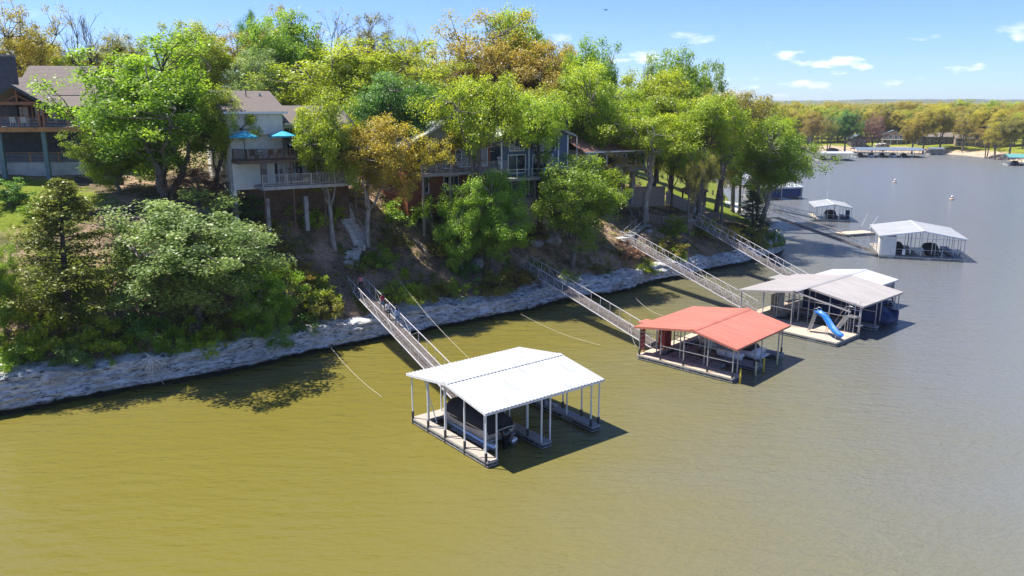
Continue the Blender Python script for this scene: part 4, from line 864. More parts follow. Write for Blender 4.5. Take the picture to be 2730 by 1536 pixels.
for sx_ in (-.05, .8):
    MB().bar((sx_, 1.25, .05), (sx_, .2, 1.68), .05, .1).build('stringer', M['alu'], dp); MB().tube([(sx_, 1.25, .9), (sx_, .25, 2.6), (sx_, -.1, 2.75), (sx_, -.75, 2.7), (sx_, -.8, 1.7)], .022, 6).build('hand_rail', M['alu'], dp, True)
B(0, .7, -1.3, -.9, .9, .95).build('lower_step', M['alu'], dp)
hr_ = empty('hose_reel', local(dock3, 1.0, 5.5, .46), A3, 'green hose reel by the grey dock gangway foot', 'hose reel')
MB().tube([(-.22, 0, .42), (.22, 0, .42)], .2, 12).build('hose', mat('green_hose', (.02, .16, .09), .6), hr_); MB().bar((-.3, -.25, 0), (-.3, 0, .45), .04).bar((-.3, .25, 0), (-.3, 0, .45), .04).bar((.3, -.25, 0), (.3, 0, .45), .04).bar((.3, .25, 0), (.3, 0, .45), .04).build('stand', M['galv'], hr_)
# -- white dock behind the grey one
W4 = (38.2, 86.9); A4 = R(41.7)
ps = [(.2, y, 0) for y in (3.6, 1.2, -1.2, -3.5)] + [(4.4, y, 1) for y in (3.6, 1.2, -1.2, -3.5)] + [(1.5, -3.5, 0), (3.2, -3.5, 0), (1.2, 3.6, 0)]
dock4 = make_dock('boat_dock', W4, A4, 'small white-roofed boat dock half hidden behind the grey roof', (0, 4.55, -3.85, 4.0, 2.95, 3.55, 'white_roof', 'white_steel', None),
    [(.1, 4.45, 2.9, 3.85, 'deckwood'), (.1, .9, -3.7, 2.89), (3.7, 4.45, -3.7, 2.89)], ps, [((.2, -3.5, 2.8), (4.4, -3.5, 2.8))], 'white_steel')
B(4.48, 4.52, -3.5, 1.0, .6, 2.7).build('side_curtain', M['trim'], dock4)
runabout(local(dock4, 2.3, -.4), A4, 'boat under a navy cover in the half hidden white dock', 5.4, 'bluecanvas', 'bluecanvas')
# -- large white dock with a shed
W5 = (60.79, 113.99); A5 = R(72.4)
ps = [(.25, -5.6 + i*1.42, i % 2) for i in range(6)] + [(.25, 1.6, 1), (1.3, 4.4, 0), (1.3, 2.2, 0), (1.3, .2, 0), (1.3, -2, 0)] + [(11.7, y, 0) for y in (-5.6, -2.8, 0, 2.8, 5.6)] + [(4.2, -5.6, 0), (8, -5.6, 0), (4.0, 5.6, 0), (7.8, 5.6, 0), (6, .5, 0), (9, .5, 0), (3, .5, 0), (2.6, -5.6, 1), (10, -5.6, 0), (10, 5.6, 0)]
# local frame: x runs away from the camera along the ridge, -y is right in the picture
dock5 = make_dock('boat_dock', W5, A5, 'large white-roofed boat dock with a white shed, farthest right', (0, 12.0, -5.92, 5.92, 3.41, 4.36, 'white_roof', 'white_steel', None),
    [(.1, 1.6, -5.7, 5.7, 'deckgrey'), (1.61, 11.9, 4.4, 5.7, 'deckwood'), (1.61, 11.9, -5.7, -4.7), (1.61, 11.0, .1, 1.1)], ps, [((.25, -5.6, 1.5), (.25, 3.4, 1.5)), ((.25, -5.6, 3.2), (.25, 5.6, 3.2))], 'galv')
sh = MB().box(.15, 2.6, 3.5, 5.75, .48, 3.35); sh.build('shed_wall', M['siding_white'], dock5)
for i in range(9): B(.12, .148, 3.55+i*.25, 3.58+i*.25, .5, 3.34).build('wall_batten', M['trim'], dock5)
B(1.0, 1.9, 5.76, 5.8, .5, 2.4).build('shed_door', M['trim'], dock5)
B(.1, .24, 2.2, 2.6, .7, 1.5).build('power_box', M['trim'], dock5)
for yy, lb, L in ((2.9, 'low dark-covered boat in the left slip of the large white dock', 6.4), (-2.0, 'dark-covered boat in the right slip of the large white dock', 6.4)):
    runabout(local(dock5, 5.6, yy), A5 - R(90), lb, L, 'blackgel', 'canvas')
# -- small white dock further out
W6 = (63.94, 154.41); A6 = R(77.2)
ps = [(.2, -3.3 + i*1.1, i % 2) for i in range(7)] + [(9.1, -3.3 + i*1.65, 0) for i in range(5)] + [(3, 3.3, 0), (6, 3.3, 0), (3, -3.3, 0), (6, -3.3, 1)]
dock6 = make_dock('boat_dock', W6, A6, 'small white-roofed boat dock farthest out by the point', (0, 9.39, -3.52, 3.59, 2.87, 3.45, 'white_roof', 'white_steel', None),
    [(.1, .9, -3.4, 3.4), (.91, 9.3, 2.6, 3.4, 'tan'), (.91, 9.3, -3.4, -2.6)], ps, [((.2, -3.3, 1.4), (.2, 3.3, 1.4))], 'galv')
B(1.2, 2.0, -3.2, -2.6, .5, 2.2).build('curtain_roll', M['bluecanvas'], dock6)
runabout(local(dock6, 4.6, 0), A6 - R(90), 'dark maroon boat with black cover in the small far dock', 6.2, 'blackgel', 'canvas')
MB().tube([(9.2, 0, 3.4), (9.2, 0, 9.5)], [.03, .015], 5).build('flag_pole', M['white_steel'], dock6)
# -- swim platform with a kayak and two whip poles
p = at(2283, 622, .3); sp_ = empty('swim_platform', (p.x, p.y, 0), R(20), 'tan carpeted floating swim platform between the two outer docks', 'swim platform')
deck_rect(sp_, -3.6, 3.0, -1.4, 1.4, .5, M['tan'])
p = at(2292, 626.5, 0); ka = empty('jet_float', (p.x, p.y, 0), R(14), 'low white float moored at the tan swim platform', 'float')
MB().loft([[(x, -.5*k, .02), (x, .5*k, .02), (x, .55*k, .25), (x, -.55*k, .25)] for x, k in ((-3, .4), (-2.4, 1), (2.4, 1), (3.2, .3))]).build('float_body', M['fiberglass'], ka, True)
B(-2, 2, -.3, .3, .252, .27).build('float_pad', M['tan'], ka)
for i, (a, b_) in enumerate((((2295, 606), (2315, 567)), ((2315, 612), (2342, 576)))):
    p = at(*a, .5); q = aty(*b_, p.y); wp = empty('whip_pole', p, 0, ['slanting mooring whip pole at the swim platform, left one', 'slanting mooring whip pole at the swim platform, right one'][i], 'pole', 'mooring whips')
    MB().tube([(0,0,-.1), q - p], [.05, .025], 5).build('pole', M['white_steel'], wp); B(-.1, .1, -.1, .1, -.12, .12).build('base', M['galv'], wp)

# ------------------------------------------------------------------ gangways
def gangway(p, q, width, label, h=1.05, bays=12, half=0, overlap=False, diag=True, deck='gangdeck', m='lilac_steel'):
    """sloping truss bridge from p (dock end) to q (shore end); both are centres of the deck ends"""
    p, q = Vector(p), Vector(q); d = q - p; yaw = math.atan2(d.y, d.x); L = math.hypot(d.x, d.y); rise = d.z
    root = empty('gangway', p, yaw, label, 'gangway', 'gangways to the docks'); Z = lambda x: rise*x/L; w2 = width/2; st = M[m]
    for s in (-1, 1):
        y = s*w2
        MB().bar((0, y, 0), (L, y, Z(L)), .06, .08).build('bottom_chord', st, root)
        MB().bar((-.05, y, h), (L, y, Z(L)+h), .05).build('top_rail', st, root)
        for i in range(bays+1):
            x = L*i/bays; MB().bar((x, y, Z(x)+.05), (x, y, Z(x)+h-.03), .032).build('post', st, root)
        if diag:
            for i in range(bays):
                if i/bays < half: continue
                a, b_ = L*i/bays, L*(i+1)/bays; u, v_ = (0, h) if i % 2 else (h, 0); MB().bar((a, y, Z(a)+u*.95), (b_, y, Z(b_)+v_*.95), .024).build('diagonal', st, root)
    for i in range(bays+1):
        x = L*i/bays; MB().bar((x, -w2, Z(x)-.02), (x, w2, Z(x)-.02), .05, .06).build('cross_beam', st, root)
    n = int(L/.16); mb = MB(); dk0, dk1 = (-w2+.06, w2-.06)
    for i in range(n):
        x = (i+.5)*L/n; mb.bar((x, dk0, Z(x)+.06), (x, dk1, Z(x)+.06), L/n*.82, .03)
    mb.build('deck_boards', M[deck], root, stuff=True); return root
def seat(px, py, z): return at(px, py, z)
e1 = Vector(local(dock1, 4.8, 4.6, .55)); s1 = at(920, 735, 5.0)
g1 = gangway(e1, s1, 1.5, 'first gangway with walking people, from the nearest white dock up the bluff', 1.05, 16, .35)
e2 = Vector(local(dock2, 3.2, 5.5, .55)); s2 = at(1372, 690, 4.5)
g2 = gangway(e2, s2, 1.45, 'second gangway, from the red dock to the bluff', 1.05, 16, .45)
e3 = Vector(local(dock3, 2.6, 6.0, .55)); s3 = at(1665, 636, 5.3)
g3 = gangway(e3, s3, 1.4, 'third gangway, from the grey dock to the dark stairs', 1.05, 20, 0, deck='gangdeck')
e4 = Vector(local(dock4, 1.2, 3.8, .55)); s4 = at(1850, 590, 6.0)
g4 = gangway(e4, s4, 1.4, 'fourth gangway, from the half hidden white dock to the retaining wall', 1.2, 18, 0, deck='gangdeck')
e5 = Vector(local(dock5, 1.2, 5.6, .5)); s5 = at(2068, 580, 3.6)
g5 = gangway(e5, s5, 1.4, 'long dark gangway from the large white dock to the point', 1.0, 12, 0, m='galv', deck='gangdeck')
p6 = at(2243, 617, .5); s6 = at(2050, 558, 4.2)
g6 = gangway(p6, s6, 1.3, 'dark gangway from the swim platform to the point', 1.0, 12, 0, m='galv', deck='gangdeck')
e7 = Vector(local(dock6, 1.4, 3.5, .5)); s7 = at(2070, 560, 3.4)
g7 = gangway(e7, s7, 1.2, 'grey gangway from the small far dock behind the point tree', 1.0, 10, 0, m='galv', deck='gangdeck')
for k, e_ in enumerate((s1, s2, s3, s4)):                       # abutments where the bridges land
    ab = empty('abutment', (e_.x, e_.y, 0), [g1, g2, g3, g4][k].rotation_euler.z, 'concrete landing block at the shore end of the ' + ['first', 'second', 'third', 'fourth'][k] + ' gangway', 'landing', 'gangway landings')
    B(-.1, 1.5, -1.0, 1.0, e_.z-2.2, e_.z+.02).build('block', M['concrete_dark'], ab); B(-.13, 1.53, -1.03, 1.03, e_.z+.021, e_.z+.07).build('cap', M['concrete'], ab)
# mooring cables
CABLES = [((820,726,3.4),(955,813,.9),'thin cable from the bank down into the water left of the first gangway'), ((883,928,1.0),(1018,1058,.05),'cable dropping from the rock ledge into the open water'), ((1060,742,5.5),(1250,955,1.2),'pale cable from the bluff to the nearest white dock'),
    ((1390,838,1.2),(1600,920,.3),'long cable from the ledge toward the red dock'), ((1695,795,1.0),(1770,842,1.8),'short cable ending at the red roof corner'), ((1790,725,1.5),(1990,790,.8),'cable from the rocks toward the grey dock'), ((1680,870,1.8),(1697,925,.6),'slack line hanging at the red dock corner'), ((2020,640,3.0),(2090,700,.6),'cable below the fourth gangway at the point')]
for (a, b_, lb) in CABLES:
    p, q = at(*a), at(*b_); cb = empty('mooring_cable', p, 0, lb, 'cable', 'mooring cables'); n = 10; pts = [(p.lerp(q, i/n) - p) + Vector((0, 0, -.35*math.sin(math.pi*i/n))) for i in range(n+1)]
    MB().tube(pts, .012, 4).build('cable', M['rope'], cb); MB().tube([(0,0,-.15),(0,0,.1)], .06, 6).build('anchor_ring', M['rust'], cb)

# ------------------------------------------------------------------ houses on the bluff
def window(root, x0, x1, z0, z1, y, m='trim', nx=1, nz=1, fr=.09, face='-y'):
    """framed window on a wall; face -y (front) or -x (left side, x0..x1 then run along y and y is the x of the wall)"""
    def bx(a0, a1, d0, d1, c0, c1): return B(a0, a1, y-d1, y-d0, c0, c1) if face == '-y' else B(y-d1, y-d0, a0, a1, c0, c1)
    w_ = bx(x0+fr, x1-fr, -.05, .012, z0+fr, z1-fr).build('pane', M['glass'], None)
    f = MB()
    for q in ((x0, x1, z0, z0+fr), (x0, x1, z1-fr, z1), (x0, x0+fr, z0+fr, z1-fr), (x1-fr, x1, z0+fr, z1-fr)):
        b_ = bx(q[0], q[1], .0, .05, q[2], q[3]); f.add(b_.v, b_.f)
    for i in range(1, nx):
        xx = x0 + (x1-x0)*i/nx; b_ = bx(xx-.03, xx+.03, .0, .045, z0+fr, z1-fr); f.add(b_.v, b_.f)
    for i in range(1, nz):
        zz = z0 + (z1-z0)*i/nz; b_ = bx(x0+fr, x1-fr, .0, .04, zz-.025, zz+.025); f.add(b_.v, b_.f)
    fo = f.build('window', M[m], root); w_.parent = fo; return fo
def siding(root, x0, x1, z0, z1, y, m, face='-y', h=.2):
    """lap boards, each lower edge proud of the next"""
    n = max(1, round((z1-z0)/h)); p = (z1-z0)/n; mb = MB()
    for i in range(n):
        a, b_ = z0+i*p, z0+(i+1)*p
        if face == '-y': mb.add([(x0, y, a), (x1, y, a), (x1, y-.035, a), (x0, y-.035, a), (x0, y-.006, b_), (x1, y-.006, b_)], [(0,1,2,3), (3,2,5,4)])
        else: mb.add([(y, x0, a), (y, x1, a), (y-.035, x1, a), (y-.035, x0, a), (y-.006, x0, b_), (y-.006, x1, b_)], [(0,1,2,3), (3,2,5,4)])
    return mb.build('lap_boards', m, root, stuff=True)
def rail_run(root, a, b_, z, m, h=1.0, pitch=.14, posts=2.0, cable=False):
    a, b_ = Vector((*a, z)), Vector((*b_, z)); L = (b_-a).length; n = max(1, round(L/posts))
    for i in range(n+1): p = a.lerp(b_, i/n); MB().box(p.x-.05, p.x+.05, p.y-.05, p.y+.05, z, z+h+.04).build('rail_post', M[m], root)
    up = Vector((0, 0, 1)); MB().bar(a+up*h, b_+up*h, .11, .05).build('hand_rail', M[m], root)
    if cable:
        for k in range(1, 7): MB().bar(a+up*h*k/7, b_+up*h*k/7, .02).build('rail_cable', M['galv'], root)
    elif pitch:
        MB().bar(a+up*.1, b_+up*.1, .05).build('bottom_rail', M[m], root); mb = MB(); k = max(1, round(L/pitch))
        for i in range(1, k): p = a.lerp(b_, i/k); mb.box(p.x-.02, p.x+.02, p.y-.02, p.y+.02, z+.12, z+h-.03)
        mb.build('balusters', M[m], root, stuff=True)
def deck_slab(root, x0, x1, y0, y1, z, m, bm=None):
    n = max(1, round((x1-x0)/.14)); p = (x1-x0)/n; mb = MB()
    for i in range(n): mb.box(x0+i*p, x0+(i+1)*p-.01, y0, y1, z-.04, z)
    mb.build('deck_boards', M[m], root, stuff=True)
    for q in ((x0, x1, y0-.05, y0-.002), (x0-.05, x0-.002, y0, y1), (x1+.002, x1+.05, y0, y1)): B(*q, z-.32, z-.01).build('rim_joist', M[bm or m], root)
def slope_roof(root, x0, x1, y0, y1, ye, yr, ze, zr, m, th=.14, trim='trim'):
    """one roof plane: eave at y=ye,z=ze to ridge at y=yr,z=zr, x0..x1, with shingle courses"""
    n = max(3, round(math.hypot(yr-ye, zr-ze)/.28)); mb = MB(); s = 1 if yr > ye else -1
    for i in range(n):
        a, b_ = i/n, (i+1)/n; ya, yb_ = ye+(yr-ye)*a, ye+(yr-ye)*b_; za, zb = ze+(zr-ze)*a, ze+(zr-ze)*b_
        mb.add([(x0, ya, za+.02), (x1, ya, za+.02), (x1, yb_, zb), (x0, yb_, zb), (x0, ya, za-.005), (x1, ya, za-.005)], [(0,1,2,3), (4,5,1,0)])
    mb.add([(x0, ye, ze-th), (x1, ye, ze-th), (x1, yr, zr-th), (x0, yr, zr-th), (x0, ye, ze), (x1, ye, ze), (x1, yr, zr), (x0, yr, zr)], [(3,2,1,0), (0,1,5,4), (0,4,7,3), (1,2,6,5), (2,3,7,6)])
    r = mb.build('roof', M[m], root); B(x0-.02, x1+.02, ye - .06*s - .03, ye - .06*s + .03, ze-th-.06, ze+.0).build('fascia', M[trim], r); return r
# -- cream house
p = aty(615, 400, 75.5); ch = empty('cream_house', (p.x, p.y, 0), R(33), 'cream three-storey house with wooden decks and turquoise umbrellas', 'house')
B(.3, 12.0, .9, 9, 10.5, 14.3).build('foundation', M['darkwood'], ch); B(0, 5.0, 0, 10, 14.31, 19.55).build('wall', M['siding_cream'], ch); B(-.25, 5.0, -.45, 9.9, 19.56, 21.75).build('upper_wall', M['siding_cream'], ch)  # dark foundation colour paints in the shaded crawlspace void under the lower deck
B(5.0, 12.5, .9, 9, 14.31, 20.6).build('wing_wall', M['siding_cream'], ch)
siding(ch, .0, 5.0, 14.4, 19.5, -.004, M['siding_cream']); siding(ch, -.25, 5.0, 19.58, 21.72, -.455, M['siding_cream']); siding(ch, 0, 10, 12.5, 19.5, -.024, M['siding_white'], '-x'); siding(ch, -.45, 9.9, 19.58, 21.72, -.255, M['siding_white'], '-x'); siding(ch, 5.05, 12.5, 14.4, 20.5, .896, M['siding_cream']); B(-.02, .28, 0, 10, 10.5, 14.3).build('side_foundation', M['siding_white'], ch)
slope_roof(ch, -.6, 5.4, 0, 0, -.9, 4.7, 21.72, 23.75, 'shingle'); slope_roof(ch, -.6, 5.4, 0, 0, 10.4, 4.7, 21.72, 23.75, 'shingle')
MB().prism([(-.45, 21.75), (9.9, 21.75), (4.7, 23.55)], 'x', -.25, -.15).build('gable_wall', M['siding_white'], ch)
MB().prism([(-.45, 21.75), (9.9, 21.75), (4.7, 23.55)], 'x', 4.9, 5.0).build('gable_wall', M['siding_cream'], ch)
slope_roof(ch, 5.45, 12.9, 0, 0, .4, 5, 20.6, 22.3, 'shingle'); slope_roof(ch, 5.45, 12.9, 0, 0, 9.4, 5, 20.6, 22.3, 'shingle')
slope_roof(ch, 5.06, 11.5, 0, 0, -2.0, .86, 18.7, 19.6, 'shingle')
for x in (1.0, 4.0): B(x-.12, x+.12, 3.2, 3.45, 22.9, 23.5).build('roof_vent', M['concrete'], ch)
MB().tube([(2.6, 3, 22.9), (2.6, 3, 23.9)], .05, 6).build('vent_pipe', M['dark_steel'], ch)
for (x0, x1, z0, z1, y, nx) in ((2.6, 3.4, 14.8, 16.9, -.04, 1), (3.9, 5.0, 14.8, 16.9, -.04, 2), (5.5, 7.2, 14.75, 16.95, .86, 2), (7.8, 9.6, 14.75, 16.95, .86, 2), (5.4, 7.4, 19.4, 20.2, .86, 3), (8, 10, 19.4, 20.2, .86, 3), (5.6, 7.3, 17.3, 19.2, .86, 2)): window(ch, x0, x1, z0, z1, y, 'trim', nx)
for (a, b_, c) in ((6, 6.8, 14.6), (2.2, 3.0, 14.8), (.6, 1.3, 13.6), (3, 3.9, 17.6)): window(ch, a, b_, c, c+1.3, -.04, 'trim', 1, 2, .08, '-x')
deck_slab(ch, .0, 11.0, -2.6, -.06, 17.25, 'darkwood'); rail_run(ch, (.8, -2.55), (11, -2.55), 17.26, 'darkwood'); rail_run(ch, (0, -.6), (.8, -2.55), 17.26, 'darkwood')
deck_slab(ch, 2.0, 11.4, -3.0, -.06, 14.75, 'greywood', 'greywood'); rail_run(ch, (2.0, -2.95), (11.4, -2.95), 14.76, 'greywood', 1.1, .15, 2.3)
for x in (2.1, 4.9, 8, 11.2): B(x-.08, x+.08, -2.95, -2.79, 10.5, 14.4).build('deck_post', M['darkwood'], ch); B(x-.08, x+.08, -2.5, -2.34, 14.76, 16.95).build('deck_post', M['darkwood'], ch)
for x in (2.4, 6.2): B(x-.2, x+.2, -2.6, -2.2, 10.2, 13.6).build('concrete_pier', M['concrete_dark'], ch)
for (x, y, lb) in ((.9, -1.6, 'small turquoise patio umbrella on the upper deck, left one'), (4.6, -1.4, 'wide turquoise patio umbrella on the upper deck, right one')):
    u_ = empty('patio_umbrella', local(ch, x, y, 17.26), R(33), lb, 'umbrella', 'patio umbrellas')
    MB().tube([(0,0,0), (0,0,2.6)], .03, 6).build('pole', M['dark_steel'], u_); MB().tube([(0,0,0), (0,0,.12)], [.28, .2], 10).build('base', M['dark_steel'], u_)
    v_ = [(0, 0, 2.72)] + [(1.35*math.cos(k*math.pi/4), 1.35*math.sin(k*math.pi/4), 2.2) for k in range(8)] + [(1.35*math.cos(k*math.pi/4), 1.35*math.sin(k*math.pi/4), 2.07) for k in range(8)]
    MB().add(v_, [(0, 1+k, 1+(k+1) % 8) for k in range(8)] + [(1+k, 9+k, 9+(k+1) % 8, 1+(k+1) % 8) for k in range(8)]).build('canopy', M['teal'], u_)
    for k in range(8): MB().bar((0, 0, 2.68), (1.33*math.cos(k*math.pi/4), 1.33*math.sin(k*math.pi/4), 2.19), .02).build('rib', M['dark_steel'], u_)
def chair(loc, rz, label, m, group):
    c = empty('patio_chair', loc, rz, label, 'chair', group); B(-.27, .27, -.27, .27, .4, .45).build('seat', M[m], c)
    MB().prism([(.22, .45), (.28, .45), (.42, 1.0), (.36, 1.0)], 'x', -.27, .27).build('backrest', M[m], c)
    for x in (-.25, .25):
        for y in (-.24, .24): B(x-.03, x+.03, y-.03, y+.03, 0, .4).build('leg', M[m], c)
        B(x-.04, x+.04, -.28, .3, .62, .66).build('arm_rest', M[m], c)
for i, x in enumerate((1.6, 2.3, 3.4, 3.9)): chair(local(ch, x, -1.7, 17.26), R(33 + 70*i), ['dark patio chair on the cream house upper deck, ' + k for k in ('leftmost', 'second from left', 'third from left', 'rightmost')][i], 'darkwood', 'chairs on the cream house deck')
# -- slate house at the left edge
p = aty(62, 400, 79.5); sh_ = empty('slate_house', (p.x, p.y, 0), R(9), 'dark slate house with timber gable porch and tall blue-grey posts at left edge', 'house')
B(-9, 3.4, 4.2, 14, 13.5, 22.3).build('wall', M['slate_siding'], sh_); B(3.4, 6.8, 3.2, 14, 13.5, 22.2).build('wall', M['slate_siding'], sh_)
B(-9, 5.4, 1.6, 4.1, 13.2, 16.6).build('foundation', M['concrete'], sh_)
deck_slab(sh_, -9, 6.6, -.1, 4.1, 20.2, 'deckwood', 'beamwood'); B(-9, 6.6, -.22, -.16, 19.72, 20.15).build('deck_beam', M['beamwood'], sh_)
for x in (-5.8, -2.05, 2.05): B(x-.19, x+.19, -.05, .33, 13.5, 19.7).build('deck_post', M['tealpost'], sh_)
for x in (-2.05, 2.05):
    for dx in (-.2, .2): B(x+dx-.09, x+dx+.09, -.02, .16, 20.2, 22.35).build('porch_post', M['timber'], sh_)
B(-2.5, 2.5, -.03, .2, 22.36, 22.66).build('porch_beam', M['timber'], sh_); MB().bar((0, .08, 22.66), (0, .08, 23.8), .14).build('king_post', M['timber'], sh_)
for s in (-1, 1):
    MB().prism([(0, 24.1), (s*3.1, 22.15), (s*3.1, 22.32), (0, 24.3)], 'y', -.7, 6).build('porch_roof', M['shingle'], sh_); MB().prism([(0, 24.02), (s*3.15, 22.05), (s*3.15, 22.36), (0, 24.34)], 'y', -.76, -.705).build('bargeboard', M['slate_siding'], sh_)
    MB().bar((s*1.2, .1, 22.66), (0, .1, 23.3), .1).build('brace', M['timber'], sh_)
window(sh_, -1.9, -.7, 20.6, 22.2, 4.16, 'beamwood', 2); window(sh_, -.4, .8, 20.6, 22.2, 4.16, 'beamwood', 2); window(sh_, 1.0, 2.0, 20.6, 22.2, 4.16, 'beamwood', 1)
B(4.0, 4.9, 3.12, 3.18, 20.25, 22.2).build('door', M['farroof'], sh_); window(sh_, 4.25, 4.7, 20.9, 22.0, 3.1, 'farroof'); window(sh_, 5.3, 6.4, 21.2, 22.0, 3.18, 'trim', 1)
B(3.38, 3.52, 3.1, 3.19, 20.25, 22.2).build('corner_trim', M['timber'], sh_); B(6.66, 6.8, 3.1, 3.19, 20.25, 22.2).build('corner_trim', M['trim'], sh_)
slope_roof(sh_, 1.2, 7.4, 0, 0, 2.6, 9, 22.2, 25.3, 'shingle', .16, 'slate_siding'); slope_roof(sh_, -2.5, 4.6, 0, 0, 5, 10.2, 23.4, 26.6, 'shingle', .16, 'slate_siding'); slope_roof(sh_, -9.4, 7.4, 0, 0, 15, 9.5, 22.2, 25.3, 'shingle', .16, 'slate_siding')
slope_roof(sh_, -9.4, -2.6, 0, 0, 3.2, 9, 22.3, 25.3, 'shingle', .16, 'slate_siding')
B(-3.2, -1.7, 3.9, 5.2, 20, 27.2).build('chimney', M['slate_siding'], sh_); B(-3.3, -1.6, 3.8, 5.3, 27.2, 27.4).build('chimney_cap', M['concrete_dark'], sh_)
for a, b_ in (((-9, 0), (-2.3, 0)), ((-1.8, 0), (1.8, 0)), ((2.3, 0), (6.6, 0))): rail_run(sh_, a, b_, 20.2, 'timber', 1.0, 0, 1.9, True)
rail_run(sh_, (-5.6, 1.7), (5.3, 1.7), 16.6, 'beamwood', 1.0, 0, 2.6, True)
B(4.9, 5.3, .1, .5, 20.2, 21.4).build('grill_cabinet', M['timber'], sh_)
st_ = empty('outdoor_stairs', local(sh_, -4.6, -1.0, 15.0), R(9), 'blue-grey stairs with white balusters descending at the left edge', 'stairs')
for i in range(9): B(-.4 - i*.28 + 2.2, -.1 - i*.28 + 2.2, -.5, .5, i*.19, i*.19+.05).build('tread', M['tealpost'], st_)
MB().bar((2.2, -.55, -.1), (-.5, -.55, 1.75), .06, .25).build('stringer', M['tealpost'], st_); MB().bar((2.2, -.55, .9), (-.5, -.55, 2.75), .07).build('hand_rail', M['trim'], st_)
for i in range(10): x = 2.0 - i*.27; z = (2.2-x)*.685; MB().bar((x, -.55, z), (x, -.55, z+.9), .04).build('baluster', M['trim'], st_)
for i, x in enumerate((-1.0, .0)): chair(local(sh_, x, 1.2, 20.2), R(9+180), ['pale covered porch chair under the timber gable, left one', 'pale covered porch chair under the timber gable, right one'][i], 'siding_cream', 'porch chairs')
# timber retaining wall below the slate house
for k, (xa, ya, xb, yb_, lb) in enumerate(((150, 586, 365, 556, 'long dark timber retaining wall on the left lawn'), (200, 488, 330, 480, 'short dark timber edging before the slate house foundation'))):
    a = ground(xa, ya); b_ = ground(xb, yb_ + 14); tw = empty('retaining_wall', a, math.atan2(b_.y-a.y, b_.x-a.x), lb, 'retaining wall'); L = (b_-a).to_2d().length; dz = (b_.z-a.z)
    for r_ in range(4):
        n = int(L/2.4)+1
        for i in range(n): MB().bar((i*L/n+.01, r_*.01, -.15+r_*.23+dz*.3), ((i+1)*L/n-.02, r_*.01, -.15+r_*.23+dz*.3), .22, .21).build('timber', M['tie'], tw)
# -- brown wooden house
p = aty(1085, 480, 85.5); bh = empty('brown_house', (p.x, p.y, 0), R(36), 'reddish brown wooden house with deck behind the golden oaks', 'house')
B(0, 11, 0, 9, 10.5, 18.2).build('wall', M['brownwood'], bh); siding(bh, 0, 11, 11, 18.1, -.004, M['brownwood'], h=.22); siding(bh, 0, 9, 11, 18.1, -.004, M['brownwood'], '-x', .22)
for (x0, x1, z0, z1, nx) in ((2.0, 2.7, 12.8, 14.7, 1), (4.6, 6.6, 13.0, 14.6, 3), (1.2, 3.6, 15.6, 17.5, 3), (4.4, 5.6, 15.4, 17.6, 1), (6.2, 8.6, 15.5, 17.6, 3), (9, 10.6, 15.5, 17.6, 2)): window(bh, x0, x1, z0, z1, -.04, 'trim', nx)
deck_slab(bh, .4, 11.5, -2.6, -.06, 15.2, 'oldwood', 'oldwood'); rail_run(bh, (.4, -2.55), (11.5, -2.55), 15.2, 'oldwood', 1.0, 0, 1.8, True)
for x in (.6, 4, 7.6, 11.2): B(x-.1, x+.1, -2.5, -2.3, 8.5, 14.9).build('deck_post', M['oldwood'], bh)
deck_slab(bh, 1.4, 6.4, -1.6, -.06, 12.55, 'brownwood', 'brownwood')
MB().prism([(-.5, 17.9), (11.5, 17.9), (5.5, 20.7)], 'y', .0, .3).build('gable_wall', M['shingle_grey'], bh)
for s in (-1, 1): MB().prism([(5.5, 20.75), (5.5+s*6.3, 17.75), (5.5+s*6.3, 17.95), (5.5, 21.0)], 'y', -.8, 9.5).build('roof', M['shingle_grey'], bh)
for i, (x, y) in enumerate(((2.2, -1.6), (3.4, -1.5), (5.6, -1.7))): chair(local(bh, x, y, 15.2), R(36+40*i), ['dark deck chair on the brown house deck, ' + k for k in ('left one', 'middle one', 'right one')][i], 'darkwood', 'brown house deck chairs')
# -- blue house
p = aty(1335, 480, 94); uh = empty('blue_house', (p.x, p.y, 0), R(34), 'slate blue house with white window frames above a stone foundation', 'house')
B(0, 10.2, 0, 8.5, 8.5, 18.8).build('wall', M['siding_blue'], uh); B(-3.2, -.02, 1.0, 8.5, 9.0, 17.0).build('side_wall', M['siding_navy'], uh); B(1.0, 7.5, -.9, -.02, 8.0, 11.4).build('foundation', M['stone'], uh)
for (x0, x1, z0, z1, nx) in ((1.0, 3.6, 14.4, 16.6, 2), (4.6, 7.8, 14.15, 16.5, 4), (1.2, 3.4, 17.0, 18.6, 3), (4.8, 8.2, 16.9, 18.6, 4), (3.6, 4.6, 11.6, 13.6, 1)): window(uh, x0, x1, z0, z1, -.01, 'trim', nx)
for x in (.1, 4.1, 8.6, 10.05): B(x-.09, x+.09, -.06, -.005, 11.5, 18.8).build('corner_trim', M['trim'], uh)
B(2.2, 3.5, -.05, -.006, 11.6, 13.7).build('door', M['farroof'], uh)
deck_slab(uh, -3.4, 9.2, -2.4, -.06, 14.0, 'greywood', 'greywood'); rail_run(uh, (-3.4, -2.35), (9.2, -2.35), 14.0, 'galv', 1.0, 0, 2.2); MB().bar((-3.4, -2.35, 14.5), (9.2, -2.35, 14.5), .03).build('mid_rail', M['galv'], uh)
for x in (-3.2, 0, 3.4, 6.4, 9): B(x-.09, x+.09, -2.3, -2.12, 8.0, 13.7).build('deck_post', M['oldwood'], uh)
for s in (-1, 1): MB().prism([(5.1, 20.6), (5.1+s*5.8, 18.6), (5.1+s*5.8, 18.8), (5.1, 20.85)], 'y', -.7, 9).build('roof', M['shingle_grey'], uh)
MB().prism([(0, 18.8), (10.2, 18.8), (5.1, 20.55)], 'y', .0, .2).build('gable_wall', M['siding_blue'], uh)
